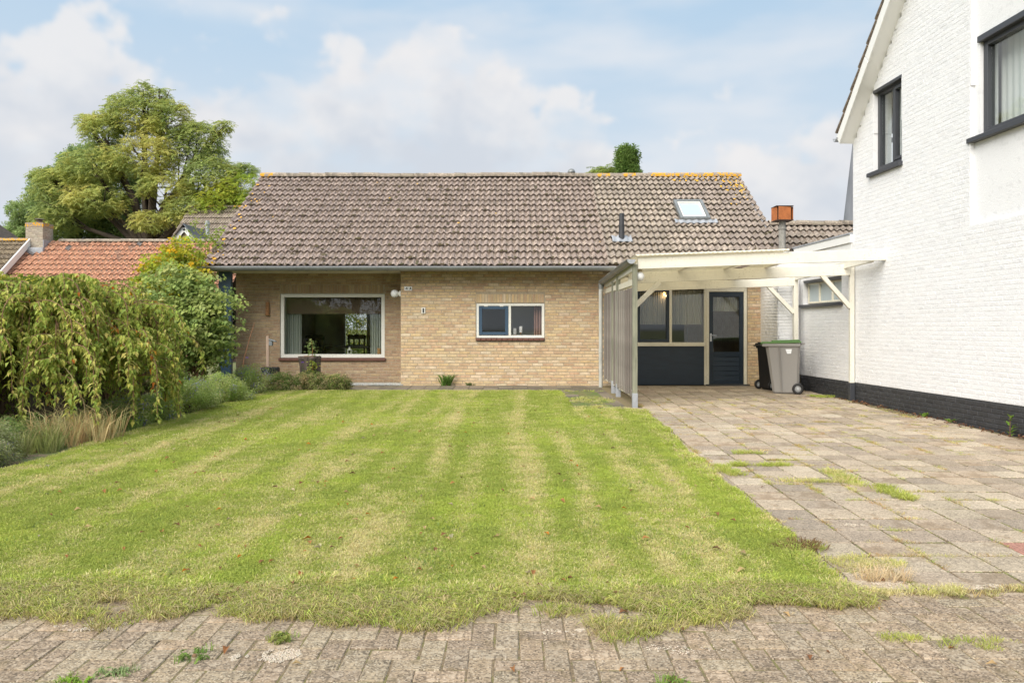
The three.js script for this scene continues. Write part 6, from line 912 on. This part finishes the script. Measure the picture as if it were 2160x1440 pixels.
{
  const frond = [spray(9, 0.34, 0.075, 0.036, 201), spray(11, 0.42, 0.08, 0.036, 202)], oak = [leafClump(16, 0.20, 0.12, 0.07, 203, 0.8), leafClump(12, 0.16, 0.11, 0.06, 204, 0.8)];
  const yel = [[0.32, 0.39, 0.14], [0.39, 0.45, 0.145], [0.46, 0.50, 0.15], [0.53, 0.54, 0.16], [0.58, 0.55, 0.17]], dk = [[0.27, 0.36, 0.15], [0.31, 0.41, 0.165], [0.36, 0.45, 0.17], [0.41, 0.48, 0.18]];
  // at 44 m: x in metres from the trunk at px ~305
  tree('robinia_tree', 'big yellow-green feathery tree with dark forked trunk rising behind the orange roof', -19.4, 44, { h: 14, trunkR: 0.34, fork: 5.2, seed: 211, n: 30000, size: 0.86, geos: frond, pal: yel, gap: -0.2, lean: 0.2, lobes: [[-0.2, 13.9, 0, 0.6, 0.4, 0.6, 0], [0.9, 13.5, 0.2, 0.5, 0.4, 0.6, 0], [-3.3, 12.2, 0, 0.6, 0.4, 0.6, -0.2], [4.1, 11.9, 0, 0.5, 0.4, 0.6, -0.2], [-5.4, 9.3, 0.2, 0.8, 0.4, 0.8, 0.1], [5.2, 9.6, 0, 0.7, 0.4, 0.7, -0.2], [-0.6, 12.6, 0, 1.7, 1.2, 1.5, -0.05], [1.3, 12.2, 0.3, 1.3, 1.1, 1.3, 0.05], [-2.2, 11.6, 0.3, 1.1, 1.0, 1.2, -0.1], [2.9, 11.0, 0, 1.3, 1.2, 1.3, -0.25], [0.2, 10.2, 0.9, 2.0, 1.2, 1.5, 0.2], [-2.6, 9.6, 0.6, 1.7, 1.0, 1.5, 0.1], [-4.2, 8.6, 0.4, 1.5, 1.0, 1.4, 0.15], [3.6, 9.0, 0.5, 1.6, 1.3, 1.5, -0.2], [-2.0, 7.8, 1.3, 1.7, 0.8, 1.3, 0.25], [1.6, 8.5, 1.3, 1.5, 0.9, 1.2, 0.35], [3.0, 7.2, 1.3, 1.5, 0.9, 1.2, 0.15], [-4.4, 7.0, 0.6, 1.4, 0.9, 1.3, -0.1], [0.8, 6.7, 1.6, 1.0, 0.6, 0.8, 0.35], [4.6, 7.4, 0.2, 1.2, 1.0, 1.2, -0.1]] });
  tree('oak_tree', 'darker green leafy tree left of the feathery tree', -24.6, 47, { h: 12, trunkR: 0.32, fork: 3.4, seed: 212, n: 13000, size: 1.1, geos: oak, pal: dk, gap: -0.2, lobes: [[0.6, 10.4, 0, 1.7, 1.2, 1.6], [-1.1, 9.2, 0, 1.5, 1.1, 1.5], [2.3, 9.2, 0.2, 1.8, 1.4, 1.6], [-2.5, 7.7, 0.2, 1.2, 1.0, 1.3], [0.4, 7.6, 0.8, 2.2, 1.4, 1.7, -0.2], [-3.2, 6.4, 0, 1.0, 1.0, 1.2], [2.6, 6.8, 0.6, 2.0, 1.3, 1.6, -0.3], [-1.2, 6.0, 0.8, 1.8, 1.2, 1.5, -0.1], [-3.5, 5.0, 0, 0.8, 0.9, 1.0], [0.8, 5.0, 0.6, 2.0, 1.1, 1.5, -0.2]] });
  tree('shade_tree', 'dense dark green tree filling the gap under the feathery tree', -19.2, 51, { h: 9, trunkR: 0.3, fork: 2.6, seed: 213, n: 9500, size: 1.3, geos: oak, pal: dk, gap: -0.4, lobes: [[-4.0, 6.4, 0, 2.4, 1.7, 1.8, -0.3], [-0.6, 6.6, 0, 2.6, 1.9, 1.8, -0.35], [3.0, 6.8, 0, 2.4, 1.9, 1.8, -0.2], [5.2, 8.8, 0, 1.6, 1.4, 1.5, 0], [5.6, 6.4, 0, 1.8, 1.6, 1.6, 0], [-2.4, 4.6, 0.4, 2.6, 1.3, 1.6, -0.2], [2.0, 4.8, 0.4, 2.6, 1.3, 1.6, -0.2]] });
  tree('maple_tree', 'bright yellow-green tree just above the left end of the bungalow roof', -13.9, 43, { h: 9.6, trunkR: 0.2, fork: 3, seed: 214, n: 5000, size: 0.85, geos: frond, pal: [[0.27, 0.37, 0.06], [0.35, 0.45, 0.07], [0.42, 0.50, 0.07], [0.48, 0.49, 0.07]], lobes: [[-0.2, 8.5, 0, 1.3, 0.9, 1.2], [-1.3, 7.6, 0.3, 1.3, 1.0, 1.2, 0.1], [0.7, 7.4, 0, 1.2, 1.1, 1.2], [-0.6, 6.2, 0.3, 1.7, 1.2, 1.3, -0.1]] });
  tree('column_tree', 'dark rounded treetop above the bungalow ridge', 5.0, 36.5, { h: 9, trunkR: 0.16, fork: 4, seed: 215, n: 2600, size: 0.8, geos: oak, pal: [[0.13, 0.22, 0.055], [0.17, 0.27, 0.065], [0.22, 0.32, 0.08]], gap: -0.5, lobes: [[0.05, 8.6, 0, 0.5, 0.62, 0.5], [0.15, 7.6, 0, 0.56, 0.9, 0.56], [0, 6.4, 0, 0.6, 1.0, 0.6]] });
  tree('light_tree', 'lighter treetop beside the dark one above the bungalow ridge', 3.95, 37.5, { h: 8.2, trunkR: 0.15, fork: 4, seed: 216, n: 1300, size: 0.8, geos: frond, pal: [[0.28, 0.36, 0.08], [0.36, 0.42, 0.09], [0.42, 0.45, 0.10]], gap: -0.3, lobes: [[0, 8.15, 0, 0.5, 0.38, 0.5], [0.5, 8.1, 0, 0.6, 0.5, 0.6], [-0.3, 7.6, 0, 0.6, 0.5, 0.6]] });
  tree('street_tree', 'leafy tree across the lane that mirrors in the house windows', -9.5, -14, { h: 10, trunkR: 0.28, fork: 2.6, seed: 217, n: 2200, size: 2.2, geos: oak, pal: dk, gap: -0.3, lobes: [[0, 8.0, 0, 2.4, 1.8, 2.2], [-2, 6.2, 0, 2.0, 1.5, 2], [2, 6.2, 0.4, 2.0, 1.5, 2], [0, 4.6, 0.6, 2.4, 1.4, 2]] });
  hedge('street_hedge', 'tall hedge across the lane that mirrors in the picture window', -17, -4, 3.6, -15.6, -14.2, [[0.10, 0.15, 0.04], [0.16, 0.20, 0.06], [0.07, 0.11, 0.03]], 2600, 222, 3);
  hedge('rear_hedge', 'sunlit hedge seen through the bungalow window', -6.6, -3.0, 2.3, 29.6, 30.2, [[0.17, 0.24, 0.05], [0.26, 0.30, 0.06], [0.36, 0.34, 0.05], [0.12, 0.18, 0.04]], 6000, 221, 1.3);
}
// alike things share a group
{
  const words = { catmint_mound: 'catmint and lavender mounds along the lawn', withered_herb: 'withered herbs before the picture window', ground_cover: 'low plants in the border', lace_curtain: 'lace curtains under the carport', curtain: 'curtains in the bungalow windows', net_curtain: 'net curtains of the white house', globe_lamp: 'white globe lamps', number_plate: 'house number plates', wall_weed: 'weeds at the foot of the walls', candle_holder: 'candle holders behind the small window', leafy_seedling: 'seedlings at the stump', green_grass: 'grass clumps in the border' };
  for (const o of scene.children) { const k = o.name.replace(/_\d{3}$/, ''); if (words[k] && !o.userData.group) o.userData.group = words[k]; }
}
renderer.render(scene, camera);
